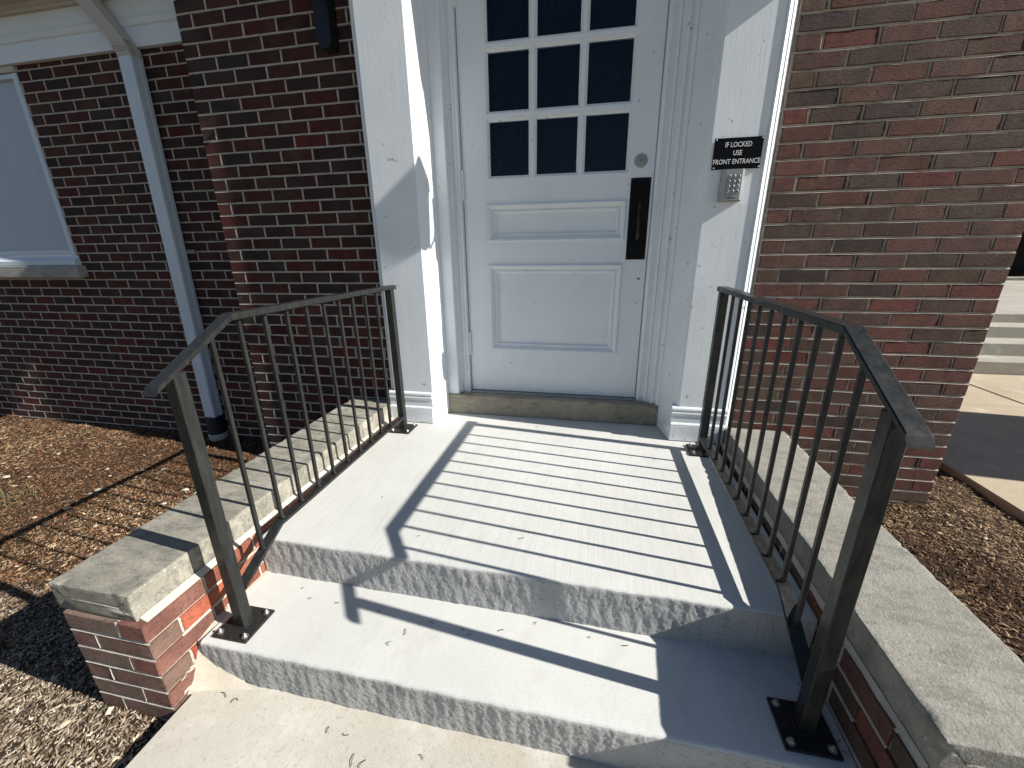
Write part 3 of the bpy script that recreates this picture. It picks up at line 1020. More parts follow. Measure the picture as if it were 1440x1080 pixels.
# ================================================================== RAILINGS
def railing(label, X):
    og = Vector((X, -1.36, -0.166))
    t = thing('stair_railing', label, 'railing', og)
    zt, zh = 0.856, 0.021
    yb, ybend, ye = -0.068, -1.153, -1.425
    ze = 0.706
    # handrail (mitred, one mesh)
    w = 0.0445 / 2
    def section(y, z, sl):
        return [(X - w, y, z - 0), (X + w, y, z), (X + w, y, z - zh), (X - w, y, z - zh)]
    def rail_mesh(pts, w, h, bev):
        # pts list of (y,z) of the top line, from back to front; cross-section with bevelled edges
        cs = [(-w + bev, 0), (w - bev, 0), (w, -bev), (w, -h + bev), (w - bev, -h), (-w + bev, -h), (-w, -h + bev), (-w, -bev)]
        v = []; f = []
        n = len(cs)
        for (y, z, sy) in pts:
            for a, b in cs: v.append((X + a, y + sy * b, z + b))
        for i in range(len(pts) - 1):
            for k in range(n):
                f.append((i * n + k, i * n + (k + 1) % n, (i + 1) * n + (k + 1) % n, (i + 1) * n + k))
        f.append(tuple(range(n))); f.append(tuple(range((len(pts) - 1) * n, len(pts) * n)))
        return v, f
    sl = (zt - ze) / (ybend - ye)
    e = 0.0025
    hr = rail_mesh([(yb, zt - e, 0), (yb - 0.002, zt, 0), (ybend + 0.003, zt, 0.15), (ybend - 0.003, zt - 0.001, 0.35), (ye + 0.002, ze + 0.0011, -sl * -1 * 1.0), (ye, ze - 0.002, -sl * -1)], w, zh, 0.003)
    MB(og).add(*hr).build('handrail', M['rail'], t)
    # bottom rail
    zb_, hb = 0.090, 0.013
    yk, yf, zf = -1.135, -1.335, -0.022
    br = rail_mesh([(-0.12, zb_, 0), (yk, zb_ - 0.004, 0.2), (yf, zf, 0.4)], 0.019, hb, 0.0015)
    MB(og).add(*br).build('bottom_rail', M['rail'], t)
    # channel lips under the bottom rail
    # posts
    def post(y, z0, z1, plz):
        p = MB(og).box(X - 0.019, X + 0.019, y - 0.019, y + 0.019, z0, z1, 0.0022).build('post', M['rail'], t)
        pl = MB(og).box(X - 0.0645, X + 0.0645, y - 0.0645, y + 0.0645, plz, plz + 0.0085, 0.0015)
        # weld bead
        pl.tube([(X - 0.021, y - 0.021, plz + 0.009), (X + 0.021, y - 0.021, plz + 0.009), (X + 0.021, y + 0.021, plz + 0.009), (X - 0.021, y + 0.021, plz + 0.009), (X - 0.021, y - 0.019, plz + 0.009)], 0.003, 6)
        pl = pl.build('base_plate', M['rail'], p)
        for sx in (-1, 1):
            for sy in (-1, 1):
                bx, by = X + sx * 0.047, y + sy * 0.047
                bb = MB(og)
                bb.lathe([(0.0105, 0), (0.0105, 0.002), (0.0085, 0.003)], (bx, by, plz + 0.0085), 14)
                bb.lathe([(0.0078, 0), (0.0078, 0.004), (0.0068, 0.0055)], (bx, by, plz + 0.0115), 6)
                bb.lathe([(0.0042, 0), (0.0042, 0.006), (0.0032, 0.007)], (bx, by, plz + 0.016), 8)
                bb.build('bolt', M['bolt'], p)
    post(-0.107, 0.006, zt - zh, 0.001)
    zpt = ze + (-1.3602 - ye) * sl - zh
    post(-1.3602, -0.16, zpt + 0.004, -0.1655)
    ysp = 0.108
    for i in range(10):
        y = -0.255 - ysp * i
        top = zt - zh if y > ybend else zt - zh - (ybend - y) * sl
        bot = zb_ - 0.002 if y > yk else zb_ - (yk - y) * (zb_ - zf) / (yk - yf)
        if i == 9: bot = bot - 0.004
        r_ = 0.0063
        bb = MB(og).box(X - r_, X + r_, y - r_, y + r_, bot, top + 0.002, 0.0012)
        for wx in (-1, 1):
            bb.lathe([(0.0028, -0.002), (0.0036, 0.001), (0.0015, 0.0045)], (X + wx * 0.0078, y + 0.002 * wx, bot + 0.0028), 7)
            bb.lathe([(0.0026, -0.003), (0.0032, -0.001), (0.0026, 0.001)], (X + wx * 0.0070, y, top), 6)
        bb.build('baluster', M['rail'], t)
    for i in range(10):      # weld bosses below each bar
        pass
    return t
railing('dark metal stair railing on the left side of the steps', -0.852)
railing('dark metal stair railing on the right side of the steps', 0.850)

# ================================================================== DOORWAY
ds = MB((0, 0.2, 0)).box(-0.6680, 0.6620, 0.2, 0.42, 0.002, 0.1298, 0.003).build('door_sill', M['sill'])
ds.location = (0, 0.2, 0)
tag(ds, 'weathered tan stone sill under the white door', 'door sill')

door = thing('door', 'white panelled door with small dark glass panes', 'door', (0, 0.3, 0.1415))
og = Vector((0, 0.3, 0.1415))
XD = 0.5290; ZD0, ZD1 = 0.1430, 2.465
gx = [(-0.367, -0.1463), (-0.1021, 0.1186), (0.1628, 0.3835)]
gz = [(1.434, 1.703), (1.754, 2.023), (2.073, 2.342)]
holes = []
e = 0.0135
for a, b in gx:
    for c, d in gz: holes.append((a - e, b + e, c - e, d + e, 'g', (a, b, c, d)))
holes.append((-0.392, 0.3985, 1.077, 1.285, 'p', None))
holes.append((-0.392, 0.3985, 0.4176, 0.9479, 'p', None))
xsn = sorted(set([-XD, XD, -0.395, 0.4015] + [h[i] for h in holes for i in (0, 1)]))
zsn = sorted(set([ZD0, ZD1] + [h[i] for h in holes for i in (2, 3)]))
def in_hole(x, z): return any(h[0] < x < h[1] and h[2] < z < h[3] for h in holes)
b_ = MB(og)
T = 0.3
for i in range(len(xsn) - 1):
    for j in range(len(zsn) - 1):
        x0, x1, z0, z1 = xsn[i], xsn[i + 1], zsn[j], zsn[j + 1]
        if in_hole((x0 + x1) / 2, (z0 + z1) / 2): continue
        rail_ = -0.395 < (x0 + x1) / 2 < 0.4015
        y = T + (0.0009 if rail_ else 0)
        b_.add([(x0, y, z0), (x1, y, z0), (x1, y, z1), (x0, y, z1)], [(0, 1, 2, 3)])
for xx in (-0.395, 0.4015):
    b_.add([(xx, T, ZD0), (xx, T + 0.0009, ZD0), (xx, T + 0.0009, ZD1), (xx, T, ZD1)], [(0, 1, 2, 3)])
b_.add([(-XD, T, ZD0), (-XD, T + .044, ZD0), (-XD, T + .044, ZD1), (-XD, T, ZD1)], [(0, 1, 2, 3)])
b_.add([(XD, T, ZD0), (XD, T + .044, ZD0), (XD, T + .044, ZD1), (XD, T, ZD1)], [(3, 2, 1, 0)])
b_.add([(-XD, T, ZD0), (XD, T, ZD0), (XD, T + .044, ZD0), (-XD, T + .044, ZD0)], [(0, 1, 2, 3)])
def rings(mb, rect, prof, close):
    pr = None
    for ins, dep in prof:
        x0, x1, z0, z1 = rect[0] + ins, rect[1] - ins, rect[2] + ins, rect[3] - ins
        cur = [(x0, T + dep, z0), (x1, T + dep, z0), (x1, T + dep, z1), (x0, T + dep, z1)]
        if pr:
            mb.add(pr + cur, [(0, 1, 5, 4), (1, 2, 6, 5), (2, 3, 7, 6), (3, 0, 4, 7)])
        pr = cur
    if close: mb.add(pr, [(0, 1, 2, 3)])
for h in holes:
    if h[4] == 'g':
        rings(b_, h, [(0, 0.0005), (0.0015, 0.005), (0.005, 0.006), (0.0105, 0.015), (0.0135, 0.0155), (0.0135, 0.03)], False)
b_.build('door_slab', M['paint'], door, fix=False)
for h in holes:
    if h[4] == 'p':
        p = MB(og)
        rings(p, h, [(0, 0.0008), (0.0015, -0.009), (0.007, -0.012), (0.014, -0.010), (0.030, 0.010), (0.033, 0.011), (0.036, 0.006), (0.043, 0.0065), (0.050, 0.019), (0.054, 0.020)], True)
        p.build('door_panel', M['paintx'], door, fix=False)
    else:
        a, b, c, d = h[5]
        MB(og).box(a, b, T + 0.016, T + 0.020, c, d).build('glass_pane', M['glass'], door)
# hinges
for z0, z1 in ((1.312, 1.469), (0.385, 0.53), (2.23, 2.385)):
    hb = MB(og)
    for k in range(5):
        L = (z1 - z0) / 5
        hb.lathe([(0.0085, 0.0006), (0.0092, 0.002), (0.0092, L - 0.002), (0.0085, L - 0.0006)], (-XD - 0.003, T - 0.008, z0 + k * L), 12)
    hb.lathe([(0.006, -0.004), (0.008, 0)], (-XD - 0.003, T - 0.008, z0), 10)
    hb.lathe([(0.008, 0), (0.006, 0.004)], (-XD - 0.003, T - 0.008, z1), 10)
    hb.build('hinge', M['paint'], door, smooth=False)
# push plate + pull
hp = MB(og).box(0.4150, 0.5200, T - 0.004, T - 0.0003, 0.972, 1.392, 0.0012).build('handle_plate', M['black'], door)
hd = MB(og)
hd.tube([(0.466, T - 0.004, 1.265), (0.466, T - 0.035, 1.262), (0.466, T - 0.048, 1.235), (0.466, T - 0.050, 1.17), (0.466, T - 0.048, 1.105), (0.466, T - 0.035, 1.080), (0.466, T - 0.004, 1.076)],
        [0.010, 0.009, 0.009, 0.0105, 0.009, 0.009, 0.010], 10)
hd.build('pull_handle', mat_metal('worn_bronze', (0.022, 0.017, 0.015), 0.35, 0.5), hp, smooth=True)
for x in (0.425, 0.510):
    for z in (0.982, 1.182, 1.382):
        MB(og).lathe([(0.0048, 0), (0.0042, -0.0022), (0.002, -0.003)], (x, T - 0.004, z), 10, 'y').build('screw', M['blackm'], hp, smooth=True)
lk = MB(og)
lk.lathe([(0.034, -0.0003), (0.034, -0.004), (0.031, -0.0065), (0.016, -0.007), (0.015, -0.009), (0.004, -0.0095)], (0.459, T, 1.473), 24, 'y')
lk.build('lock_cylinder', M['keyp'], door)
MB(og).box(0.4575, 0.4605, T - 0.0102, T - 0.009, 1.466, 1.480).build('keyhole', M['black'], door)
# paint loss on the lock stile (small chips down to grey)
cm = mat_plain('bare_patch', (0.20, 0.19, 0.18), 0.8)
r_ = random.Random(5)
for (cx_, cz_, s_) in ((0.497, 0.865, 0.011), (0.492, 0.73, 0.007), (0.504, 0.92, 0.004), (0.5, 0.895, 0.004), (-0.35, 1.247, 0.006), (-0.347, 0.902, 0.007), (0.335, 1.247, 0.006), (-0.26, 0.335, 0.006), (0.03, 1.25, 0.004), (0.06, 1.251, 0.005)):
    n = 7; pts = []
    for k in range(n):
        a = 2 * math.pi * k / n; rr = s_ * r_.uniform(0.45, 1.0)
        pts.append((cx_ + rr * math.cos(a), cz_ + rr * math.sin(a) * 0.8))
    yy = T - 0.0012 if cx_ > 0.45 or cz_ < 0.4 else T + 0.0190
    MB(og).prism(pts, yy, yy + 0.001, 'y').build('paint_chip', cm, door)

# door frame (jambs, stops, casings, header)
fr = thing('door_frame', 'moulded white door frame around the panelled door', 'door frame', (0, 0.25, 0.13))
og = Vector((0, 0.25, 0.13))
ZT = 2.60
def mprof(pts, z0=0.131, z1=ZT):
    return pts
# right side profile, from door edge outwards (x, y)
PR = [(0.5345, 0.344), (0.5345, 0.302), (0.5375, 0.276), (0.545, 0.272), (0.549, 0.266), (0.556, 0.266), (0.558, 0.272), (0.580, 0.272), (0.583, 0.262), (0.590, 0.257),
      (0.597, 0.262), (0.599, 0.250), (0.616, 0.249), (0.619, 0.238), (0.630, 0.232), (0.634, 0.238), (0.642, 0.236), (0.646, 0.214), (0.6615, 0.2055), (0.6615, 0.344)]
PL_ = [(-0.5345, 0.344), (-0.5345, 0.302), (-0.5375, 0.276), (-0.551, 0.274), (-0.555, 0.266), (-0.565, 0.266), (-0.568, 0.272), (-0.580, 0.271), (-0.583, 0.262), (-0.592, 0.260),
       (-0.595, 0.222), (-0.600, 0.2165), (-0.6675, 0.2155), (-0.6675, 0.344)]
MB(og).prism(PR, 0.131, ZT).build('jamb', M['paint'], fr)
MB(og).prism(PL_, 0.131, ZT).build('jamb', M['paint'], fr)
MB(og).prism([(-x, z) for x, z in []] or [(0.344, 2.470), (0.302, 2.470), (0.276, 2.474), (0.266, 2.49), (0.262, 2.52), (0.25, 2.54), (0.236, 2.57), (0.2165, 2.60), (0.344, 2.60)], -0.531, 0.531, 'x').build('head_jamb', M['paint'], fr)
MB(og).box(-0.5340, 0.5340, 0.262, 0.345, 0.1302, 0.1385, 0.001).build('threshold_strip', M['alu'], fr)
# curtain behind the panes
cv, cfc = [], []
nx = 120
for i in range(nx + 1):
    x = -0.5 + 1.0 * i / nx
    y = 0.40 + 0.010 * math.sin(x * 62) + 0.006 * math.sin(x * 149 + 1)
    cv += [(x, y, 1.25), (x, y, 2.44)]
for i in range(nx): cfc.append((2 * i, 2 * i + 2, 2 * i + 3, 2 * i + 1))
o = meshobj('curtain', cv, cfc, M['curtain'], smooth=True)
tag(o, 'dark curtain hanging inside behind the door panes', 'curtain')

# ---- surround: pilasters
def pilaster(label, shaft_pts, plinth, shaft_x, outer, side):
    og = Vector((shaft_x[0] * 0.5 + shaft_x[1] * 0.5, 0.0, 0.0))
    t = thing('pilaster', label, 'pilaster', og)
    MB(og).prism(shaft_pts, 0.003, 2.62).build('shaft', M['paint'], t)
    MB(og).prism(outer, 0.02, 2.62).build('edge_moulding', M['paint'], t)
    x0, x1 = plinth
    b = MB(og).box(x0, x1, 0.0, 0.05, 0.0035, 0.096, 0.003)
    b.build('plinth', M['paint'], t)
    # cap mouldings of the base: sloped ledge, flat, bead, small top
    pr = [(0.05, 0.0965), (0.001, 0.0965), (0.0, 0.100), (0.003, 0.106), (0.0085, 0.112), (0.0085, 0.150), (0.006, 0.154), (0.0035, 0.162), (0.0035, 0.170), (0.009, 0.176),
          (0.006, 0.180), (0.003, 0.188), (0.005, 0.197), (0.012, 0.203), (0.05, 0.204)]
    MB(og).prism(pr, x0 + 0.001, x1 - 0.001, 'x').build('base_moulding', M['paintx'], t)
    return t
# right: shaft face y=.015 ; reveal splays to (.6625,.205)
pilaster('white wooden pilaster right of the door, carrying the sign',
         [(0.741, 0.015), (0.7385, 0.020), (0.731, 0.0235), (0.727, 0.034), (0.7275, 0.045), (0.7215, 0.050), (0.6630, 0.206), (0.6630, 0.36), (0.966, 0.36), (0.966, 0.015)],
         (0.7035, 0.985), (0.741, 0.966),
         [(0.9665, 0.36), (0.9665, 0.012), (0.974, 0.010), (0.979, 0.015), (0.984, 0.016), (0.990, 0.021), (0.9935, 0.019), (1.000, 0.0235), (1.006, 0.033), (1.0085, 0.0325), (1.019, 0.052), (1.022, 0.36)], 1)
pilaster('white wooden pilaster left of the door, with its sunlit inner edge',
         [(-0.700, 0.015), (-0.697, 0.017), (-0.675, 0.062), (-0.6745, 0.068), (-0.6695, 0.190), (-0.668, 0.192), (-0.6655, 0.200), (-0.6680, 0.206), (-0.6680, 0.36), (-0.950, 0.36), (-0.950, 0.015)],
         (-0.985, -0.700), (-0.950, -0.700),
         [(-0.9505, 0.36), (-0.9505, 0.019), (-0.9530, 0.0175), (-0.9545, 0.022), (-0.9560, 0.038), (-0.9850, 0.042), (-0.987, 0.36)], -1)
# inner faces of the plinths (the bases return into the doorway)
for o in list(bpy.data.objects):
    pass
b_ = MB((0, 0.1, 0)); b_.add([(0.7035, 0.004, 0.0035), (0.6628, 0.1995, 0.0035), (0.6628, 0.1995, 0.19), (0.7365, 0.02, 0.19), (0.7035, 0.004, 0.095),
                              (0.75, 0.02, 0.0035), (0.75, 0.2, 0.0035), (0.75, 0.2, 0.19), (0.75, 0.02, 0.19)],
                             [(0, 1, 2, 3, 4), (2, 7, 8, 3)])
tp = [q for q in bpy.data.objects if q.name.startswith('pilaster')]
rp = [q for q in tp if q.location.x > 0][0]; lp = [q for q in tp if q.location.x < 0][0]
b_.o = Vector((rp.location.x, 0, 0)); b_.v = [v + Vector((0, 0.1, 0)) - b_.o for v in b_.v]
b_.build('base_return', M['paint'], rp, fix=False)
b_ = MB(lp.location); b_.add([(-0.700, 0.004, 0.0035), (-0.6675, 0.1995, 0.0035), (-0.6675, 0.1995, 0.19), (-0.698, 0.016, 0.19), (-0.700, 0.004, 0.095)], [(4, 3, 2, 1, 0)])
b_.build('base_return', M['paint'], lp, fix=False)
# entablature above the doorway (above the picture)
en = thing('entablature', 'white entablature board above the doorway', 'entablature', (0, 0.1, 2.62))
b_ = MB((0, 0.1, 2.62))
b_.box(-0.992, 1.026, -0.004, 0.36, 2.6215, 2.88, 0.003); b_.build('frieze_board', M['paintx'], en)
MB((0, 0.1, 2.62)).prism([(0.36, 2.8815), (-0.02, 2.8815), (-0.03, 2.90), (-0.06, 2.93), (-0.08, 2.97), (-0.08, 3.0), (0.36, 3.0)], -1.03, 1.07, 'x').build('cornice', M['paintx'], en)

# ---- sign
sg = thing('sign', 'black sign reading IF LOCKED USE FRONT ENTRANCE on the right pilaster', 'sign', (0.853, 0.011, 1.43))
og = Vector((0.853, 0.011, 1.43))
MB(og).box(0.752, 0.954, 0.0085, 0.0125, 1.369, 1.4955, 0.0008).build('sign_plate', M['black'], sg)
def text(body, x, z, size, y, parent, mat, sx=1.0, name='lettering', og=og):
    cu_ = bpy.data.curves.new(name, 'FONT')
    cu_.body = body; cu_.size = size; cu_.align_x = 'CENTER'; cu_.align_y = 'CENTER'
    cu_.extrude = 0.0004; cu_.offset = 0.0002; cu_.resolution_u = 3
    tmp = bpy.data.objects.new('tmp', cu_); COL.objects.link(tmp)
    dg = bpy.context.evaluated_depsgraph_get()
    me = bpy.data.meshes.new_from_object(tmp.evaluated_get(dg))
    bpy.data.objects.remove(tmp)
    me.materials.clear(); me.materials.append(mat)
    for v in me.vertices:
        a, b, c = v.co
        v.co = Vector((x + a * sx, y - c, z + b)) - og
    o = bpy.data.objects.new(name, me); COL.objects.link(o); o.parent = parent
    return o
text('IF LOCKED', 0.853, 1.467, 0.0285, 0.0080, sg, M['lettering'], 0.80)
text('USE', 0.853, 1.4335, 0.0285, 0.0080, sg, M['lettering'], 0.80)
text('FRONT ENTRANCE', 0.853, 1.399, 0.0285, 0.0080, sg, M['lettering'], 0.80)
for x in (0.7585, 0.9475):
    for z in (1.3755, 1.489):
        MB(og).lathe([(0.0035, 0), (0.003, -0.0016), (0.001, -0.002)], (x, 0.0085, z), 10, 'y').build('screw', M['alu'], sg, smooth=True)

# ---- keypad
kp = thing('keypad', 'small grey door entry keypad below the black sign', 'keypad', (0.843, 0.0, 1.297))
og = Vector((0.843, 0.0, 1.297))
MB(og).box(0.795, 0.891, -0.012, 0.0145, 1.232, 1.366, 0.002).build('housing', M['alu'], kp)
MB(og).prism([(0.797, -0.012), (0.889, -0.012), (0.877, -0.029), (0.809, -0.029)], 1.236, 1.364).build('bezel', M['keyp'], kp)
for r0 in range(4):
    for c0 in range(3):
        x = 0.843 + (c0 - 1) * 0.0195; z = 1.333 - r0 * 0.0205
        bt = MB(og).lathe([(0.0078, 0), (0.0078, -0.003), (0.0062, -0.0045)], (x, -0.029, z), 12, 'y').build('button', M['alu'], kp)
        text('123456789*0#'[r0 * 3 + c0], x, z, 0.012, -0.0337, bt, M['black'], 1.0, 'digit', og)
MB(og).box(0.826, 0.860, -0.0297, -0.0292, 1.2435, 1.2465).build('label_line', M['black'], kp)

# ---- lanterns
def lantern(label, X, Y, zb=1.975):
    og = Vector((X, Y, 2.0))
    t = thing('wall_lantern', label, 'lantern', og)
    MB(og).prism([(X - 0.038, zb), (X - 0.02, zb - 0.027), (X + 0.02, zb - 0.027), (X + 0.038, zb), (X + 0.043, 2.44), (X - 0.043, 2.44)], Y - 0.075, Y - 0.001, 'y').build('back_plate', M['blackm'], t)
    MB(og).tube([(X, Y - 0.06, 2.30), (X, Y - 0.09, 2.24), (X, Y - 0.14, 2.20), (X, Y - 0.19, 2.22)], 0.011, 8).build('scroll_arm', M['blackm'], t, smooth=True)
    b = MB(og)
    b.lathe([(0.02, 2.20), (0.05, 2.23), (0.058, 2.25), (0.05, 2.252)], (X, Y - 0.19, 0), 6)
    b.lathe([(0.085, 2.52), (0.105, 2.525), (0.075, 2.56), (0.03, 2.62), (0.012, 2.66)], (X, Y - 0.19, 0), 6)
    for k in range(6):
        a = math.pi / 3 * k
        b.tube([(X + 0.052 * math.cos(a), Y - 0.19 + 0.052 * math.sin(a), 2.25), (X + 0.083 * math.cos(a), Y - 0.19 + 0.083 * math.sin(a), 2.525)], 0.005, 6)
    b.build('cage', M['blackm'], t)
    MB(og).lathe([(0.046, 2.252), (0.077, 2.522)], (X, Y - 0.19, 0), 6).build('glass', M['lampglass'], t)
    return t
lantern('black wall lantern on the shaded brick left of the doorway', -1.150, YL_, 2.045)
lantern('black wall lantern on the sunlit brick right of the doorway, above the view', 1.125, YR_, 2.16)

# ================================================================== LEFT BUILDING TRIM
def sx_box(mb, x0, x1, pr): return mb.prism(pr, x0, x1, 'x')
cz = thing('cornice', 'white painted frieze and gutter along the top of the far left wall', 'cornice', (-4, 0.39, 2.28))
og = Vector((-4, 0.39, 2.28))
XE = XCL - 0.003
MB(og).prism([(0.424, 2.281), (0.395, 2.283), (0.395, 2.388), (0.424, 2.388)], -8, XE, 'x').build('frieze_board', M['paintx'], cz)
MB(og).prism([(0.424, 2.3885), (0.3925, 2.3885), (0.386, 2.396), (0.388, 2.412), (0.382, 2.426), (0.386, 2.434), (0.424, 2.434)], -8, XE, 'x').build('bed_moulding', M['paintx'], cz)
MB(og).prism([(0.424, 2.4345), (0.395, 2.4345), (0.395, 2.532), (0.424, 2.532)], -8, XE, 'x').build('fascia_board', M['paintx'], cz)
MB(og).prism([(0.424, 2.5325), (0.372, 2.5325), (0.368, 2.545), (0.350, 2.552), (0.345, 2.566), (0.424, 2.566)], -8, XE, 'x').build('crown_moulding', M['oldwhite'], cz)
MB(og).prism([(0.39, 2.567), (0.25, 2.567), (0.235, 2.60), (0.225, 2.64), (0.24, 2.68), (0.235, 2.70), (0.39, 2.70)], -8, XE, 'x').build('gutter', M['oldwhite'], cz)

dp = thing('downspout', 'white rectangular downspout running down the far left brick wall', 'downspout', (-2.8, 0.33, -0.4))
og = Vector((-2.8, 0.33, -0.4))
def hexa(mb, a, b):   # a,b: (x0,x1,y0,y1,z) bottom/top rectangles
    v = []
    for q in (a, b):
        v += [(q[0], q[2], q[4]), (q[1], q[2], q[4]), (q[1], q[3], q[4]), (q[0], q[3], q[4])]
    return mb.add(v, [(0, 3, 2, 1), (4, 5, 6, 7), (0, 1, 5, 4), (1, 2, 6, 5), (2, 3, 7, 6), (3, 0, 4, 7)])
b_ = MB(og)
xt, xb_ = -2.765, -2.835
# rounded rectangle section with shallow flutes
def sec(x, z, w=0.098, y0=0.325, y1=0.412):
    return [(x, y0 + .006, z), (x + .006, y0, z), (x + w * .3, y0, z), (x + w * .33, y0 + .002, z), (x + w * .64, y0 + .002, z), (x + w * .67, y0, z), (x + w - .006, y0, z), (x + w, y0 + .006, z),
            (x + w, y0 + .03, z), (x + w - .002, y0 + .033, z), (x + w - .002, y0 + .055, z), (x + w, y0 + .058, z), (x + w, y1 - .006, z), (x + w - .006, y1, z), (x + .006, y1, z), (x, y1 - .006, z)]
s0, s1 = sec(xb_, -0.235), sec(xt, 2.235)
n = len(s0)
b_.add(s0 + s1, [(i, (i + 1) % n, n + (i + 1) % n, n + i) for i in range(n)] + [tuple(range(n)), tuple(range(n, 2 * n))])
b_.build('pipe', M['white'], dp)
b_ = MB(og)
el = [(xt - 0.002, 2.215, .323, .414), (xt - 0.004, 2.262, .320, .412), (xt - 0.02, 2.30, .312, .405), (xt - 0.05, 2.35, .30, .392), (xt - 0.09, 2.42, .28, .372), (xt - 0.13, 2.49, .262, .352), (xt - 0.16, 2.575, .255, .345)]
ss = [sec(x, z, 0.102, a, b) for x, z, a, b in el]
vv = [q for s_ in ss for q in s_]
ff = []
for i in range(len(ss) - 1):
    ff += [(i * n + k, i * n + (k + 1) % n, (i + 1) * n + (k + 1) % n, (i + 1) * n + k) for k in range(n)]
ff += [tuple(range(n)), tuple(range((len(ss) - 1) * n, len(ss) * n))]
b_.add(vv, ff)
b_.build('elbow', M['oldwhite'], dp)
b_ = MB(og)
for k in range(5):
    z = 2.24 + k * 0.014
    b_.box(xt - 0.008 - k * .003, xt + 0.103 - k * .003, .317 - k * .001, .36, z, z + 0.006, 0.001)
b_.build('crimped_joint', M['oldwhite'], dp)
MB(og).box(xt - 0.03, xt - 0.03 + 0.165, 0.405, 0.4165, 1.035, 1.062, 0.001).build('strap', M['alu'], dp)
MB(og).lathe([(0.062, 0.0), (0.062, 0.15), (0.058, 0.152)], (-2.785, 0.365, -0.388), 20).build('drain_pipe', M['navy'], dp, smooth=False)
MB(og).lathe([(0.066, -0.06), (0.071, 0.0), (0.071, 0.035), (0.066, 0.04)], (-2.785, 0.365, -0.425), 20).build('pipe_collar', M['greypipe'], dp)

wd = thing('window', 'white boarded window with stone sill in the far left wall', 'window', (-4.4, 0.42, 0.95))
og = Vector((-4.4, 0.42, 0.95))
MB(og).box(WX0 + .045, WX1 - .035, 0.452, 0.462, 1.07, WZ1 - .035).build('white_panel', M['board'], wd)
for nm, a in (('frame', (WX1 - .034, WX1 + .006, 0.418, 0.47, 1.03, WZ1 - 0.004)), ('frame', (WX0 + .0, WX0 + .044, 0.418, 0.47, 1.03, WZ1 - 0.004)),
              ('frame', (WX0 + .045, WX1 - .035, 0.421, 0.47, WZ1 - .034, WZ1 - 0.006))):
    MB(og).box(*a, 0.002).build(nm, M['white'], wd)
MB(og).box(WX0 + .045, WX1 - .035, 0.432, 0.47, 1.034, 1.069, 0.003).build('bottom_rail', M['white'], wd)
MB(og).prism([(0.47, 0.958), (0.388, 0.958), (0.384, 0.966), (0.384, 0.992), (0.39, 0.996), (0.418, 1.020), (0.42, 1.033), (0.47, 1.033)], WX0 - 0.02, WX1 + 0.03, 'x').build('wood_sill', M['white'], wd)
MB(og).box(WX0 - 0.06, WX1 + 0.062, 0.365, 0.47, 0.868, 0.9565, 0.003).build('stone_sill', M['sill2'], wd)
MB(og).box(WX0 - 0.02, WX1 + 0.01, 0.41, 0.47, WZ1 - 0.002, 2.279, 0.002).build('head_trim', M['oldwhite'], wd)

# ================================================================== LITTER
r_ = random.Random(17)
def twig(x, y, z, s, lab, grp, thick=0.0009):
    a = r_.uniform(0, 6.28); c = r_.uniform(-1, 1) * 3.2 / s
    pts = []; px, py = 0, 0
    for k in range(8):
        pts.append((px, py, 0.0012 + 0.0015 * abs(math.sin(k)) + (0.002 if k in (3, 4) else 0)))
        px += math.cos(a) * s / 7; py += math.sin(a) * s / 7
        a += c * s / 7 + r_.uniform(-.35, .35)
    o = MB().tube(pts, [thick * .5] + [thick] * 6 + [thick * .4], 5).build('twig', M['twig'])
    o.location = (x, y, z)
    tag(o, lab, 'twig', grp)
spots_t = [(-0.60, -1.22), (-0.42, -1.23), (-0.33, -1.33), (-0.3, -1.30), (-0.12, -1.24), (0.02, -1.22), (-0.76, -1.18), (-0.70, -1.22), (0.30, -1.20), (0.42, -1.20), (-0.22, -1.24), (0.12, -1.18), (-0.08, -1.26)]
for x, y in spots_t: twig(x, y, -0.1650, r_.uniform(0.01, 0.028), 'tiny dark curled twig lying on the lower step', 'curled twigs on the lower step')
for (x, y) in ((0.905, -1.33), (0.93, -1.37), (0.92, -1.40), (0.90, -1.24)): twig(x, y, -0.1650, r_.uniform(0.015, 0.03), 'tiny dark curled twig on the shaded lower step by the right railing', 'curled twigs by the right railing foot')
spots_p = [(-0.83, -1.50), (-0.80, -1.51), (-0.45, -1.53), (-0.40, -1.52), (-0.34, -1.56), (-0.30, -1.60), (-0.24, -1.58), (-0.20, -1.63), (-0.08, -1.60), (0.0, -1.58), (0.1, -1.6), (-0.36, -1.64), (-0.16, -1.53), (0.02, -1.65)]
for x, y in spots_p: twig(x, y, -0.3130, r_.uniform(0.015, 0.042), 'small dark curled twig lying on the cream path', 'curled twigs on the path')
for x, y in ((-0.62, -0.80), (0.02, -0.97), (-0.35, -1.02), (0.60, -0.25), (0.63, -0.12), (0.2, 0.08), (-0.05, 0.05)): twig(x, y, 0.0010, r_.uniform(0.008, 0.03), 'tiny dark twig lying on the painted landing', 'twigs on the landing', 0.0008)

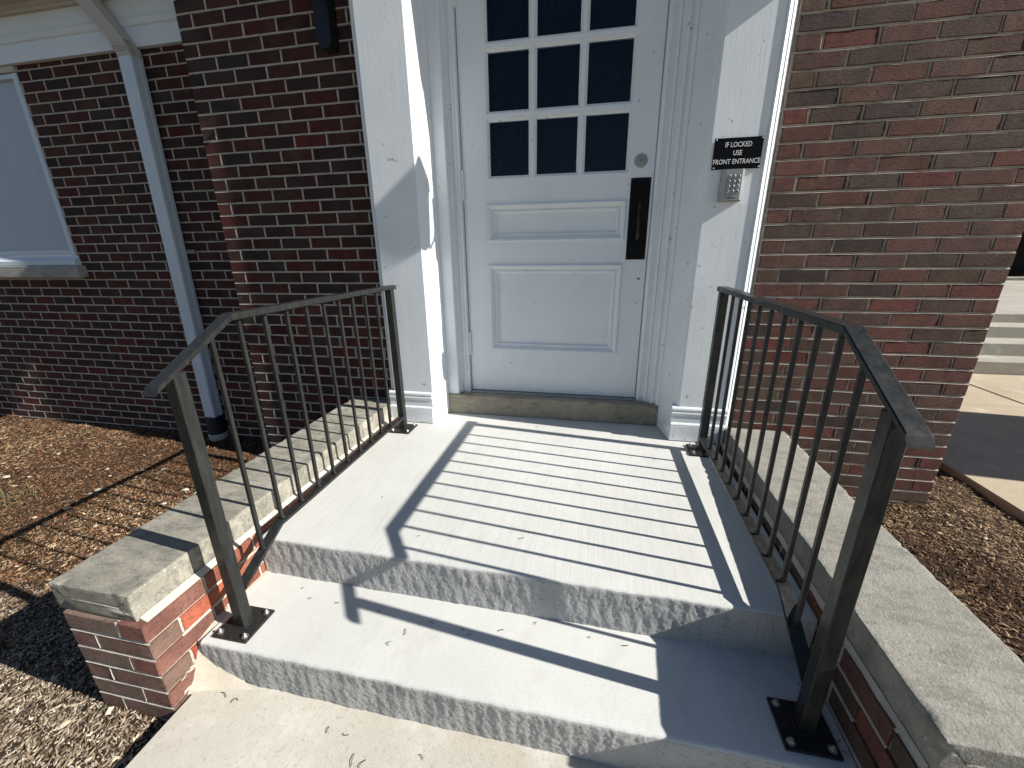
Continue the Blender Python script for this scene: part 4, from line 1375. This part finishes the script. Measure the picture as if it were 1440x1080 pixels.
def grass(name, cx_, cy_, n_, rad, lab, zf, h0=0.02, h1=0.05):
    v = []; f = []; c = []
    for i in range(n_):
        a = r_.uniform(0, 6.28); d = rad * r_.random() ** 0.7
        x, y = cx_ + d * math.cos(a) * 1.8, cy_ + d * math.sin(a)
        z = float(zf(np.array([x]), np.array([y]))[0])
        h = r_.uniform(h0, h1); b = r_.uniform(0, 6.28); w = 0.0016
        dx, dy = math.cos(b), math.sin(b); L = h * r_.uniform(0.3, 1.1)
        k = len(v)
        v += [(x - dy * w, y + dx * w, z), (x + dy * w, y - dx * w, z), (x + dx * L * .4 + dy * w * .8, y + dy * L * .4 - dx * w * .8, z + h * .7), (x + dx * L * .4 - dy * w * .8, y + dy * L * .4 + dx * w * .8, z + h * .7), (x + dx * L, y + dy * L, z + h)]
        f += [(k, k + 1, k + 2, k + 3), (k + 3, k + 2, k + 4)]
        g_ = r_.uniform(0.7, 1.3); c += [(0.17 * g_, 0.17 * g_, 0.075 * g_)] * 5
    tag(meshobj(name, v, f, M['leaf'], cols=np.array(c)), lab, 'grass', kind='stuff')
grass('grass', -3.42, -0.62, 130, 0.15, 'thin patch of short green grass in the tan mulch at far left', zl)

# pale stones and bark pieces standing out of the mulch
def pebble(x, y, zf, s, lab, grp, col):
    n = 9; v = []; f = []
    for j, (rr, zz) in enumerate(((0.6, -0.25), (1.0, 0.0), (0.85, 0.25), (0.35, 0.42))):
        for k in range(n):
            a = 2 * math.pi * k / n
            q = rr * r_.uniform(0.8, 1.12)
            v.append((s * q * math.cos(a), s * 0.62 * q * math.sin(a), s * zz))
    for j in range(3):
        for k in range(n): f.append((j * n + k, j * n + (k + 1) % n, (j + 1) * n + (k + 1) % n, (j + 1) * n + k))
    f.append(tuple(range(3 * n, 4 * n)))
    z = float(zf(np.array([x]), np.array([y]))[0])
    o = meshobj('bark_piece', v, f, M['mulch'], cols=np.tile(np.array(col), (len(v), 1)))
    o.location = (x, y, z + 0.008); o.rotation_euler = (r_.uniform(-.2, .2), r_.uniform(-.2, .2), r_.uniform(0.3, 1.2))
    tag(o, lab, 'bark', grp)
for i in range(26):
    x = -1.4 - r_.random() * 2.6; y = -1.1 + r_.random() * 1.0
    pebble(x, y, zl, r_.uniform(0.010, 0.022), 'pale bark piece on the tan mulch below the left wall', 'pale bark pieces in the left mulch', (0.62, 0.57, 0.48))
for i in range(16):
    x = -1.02 - r_.random() * 0.9; y = -2.05 + r_.random() * 0.42
    pebble(x, y, zl, r_.uniform(0.009, 0.02), 'pale wood piece in the mulch at the foot of the left cheek wall', 'pale wood pieces at the left cheek wall', (0.55, 0.48, 0.36))
for i in range(16):
    x = 1.35 + r_.random() * 1.0; y = -1.5 + r_.random() * 1.4
    pebble(x, y, zr, r_.uniform(0.007, 0.015), 'pale wood piece in the mulch beside the right cheek wall', 'pale wood pieces in the right mulch', (0.58, 0.5, 0.4))

sc.render.engine = 'CYCLES'
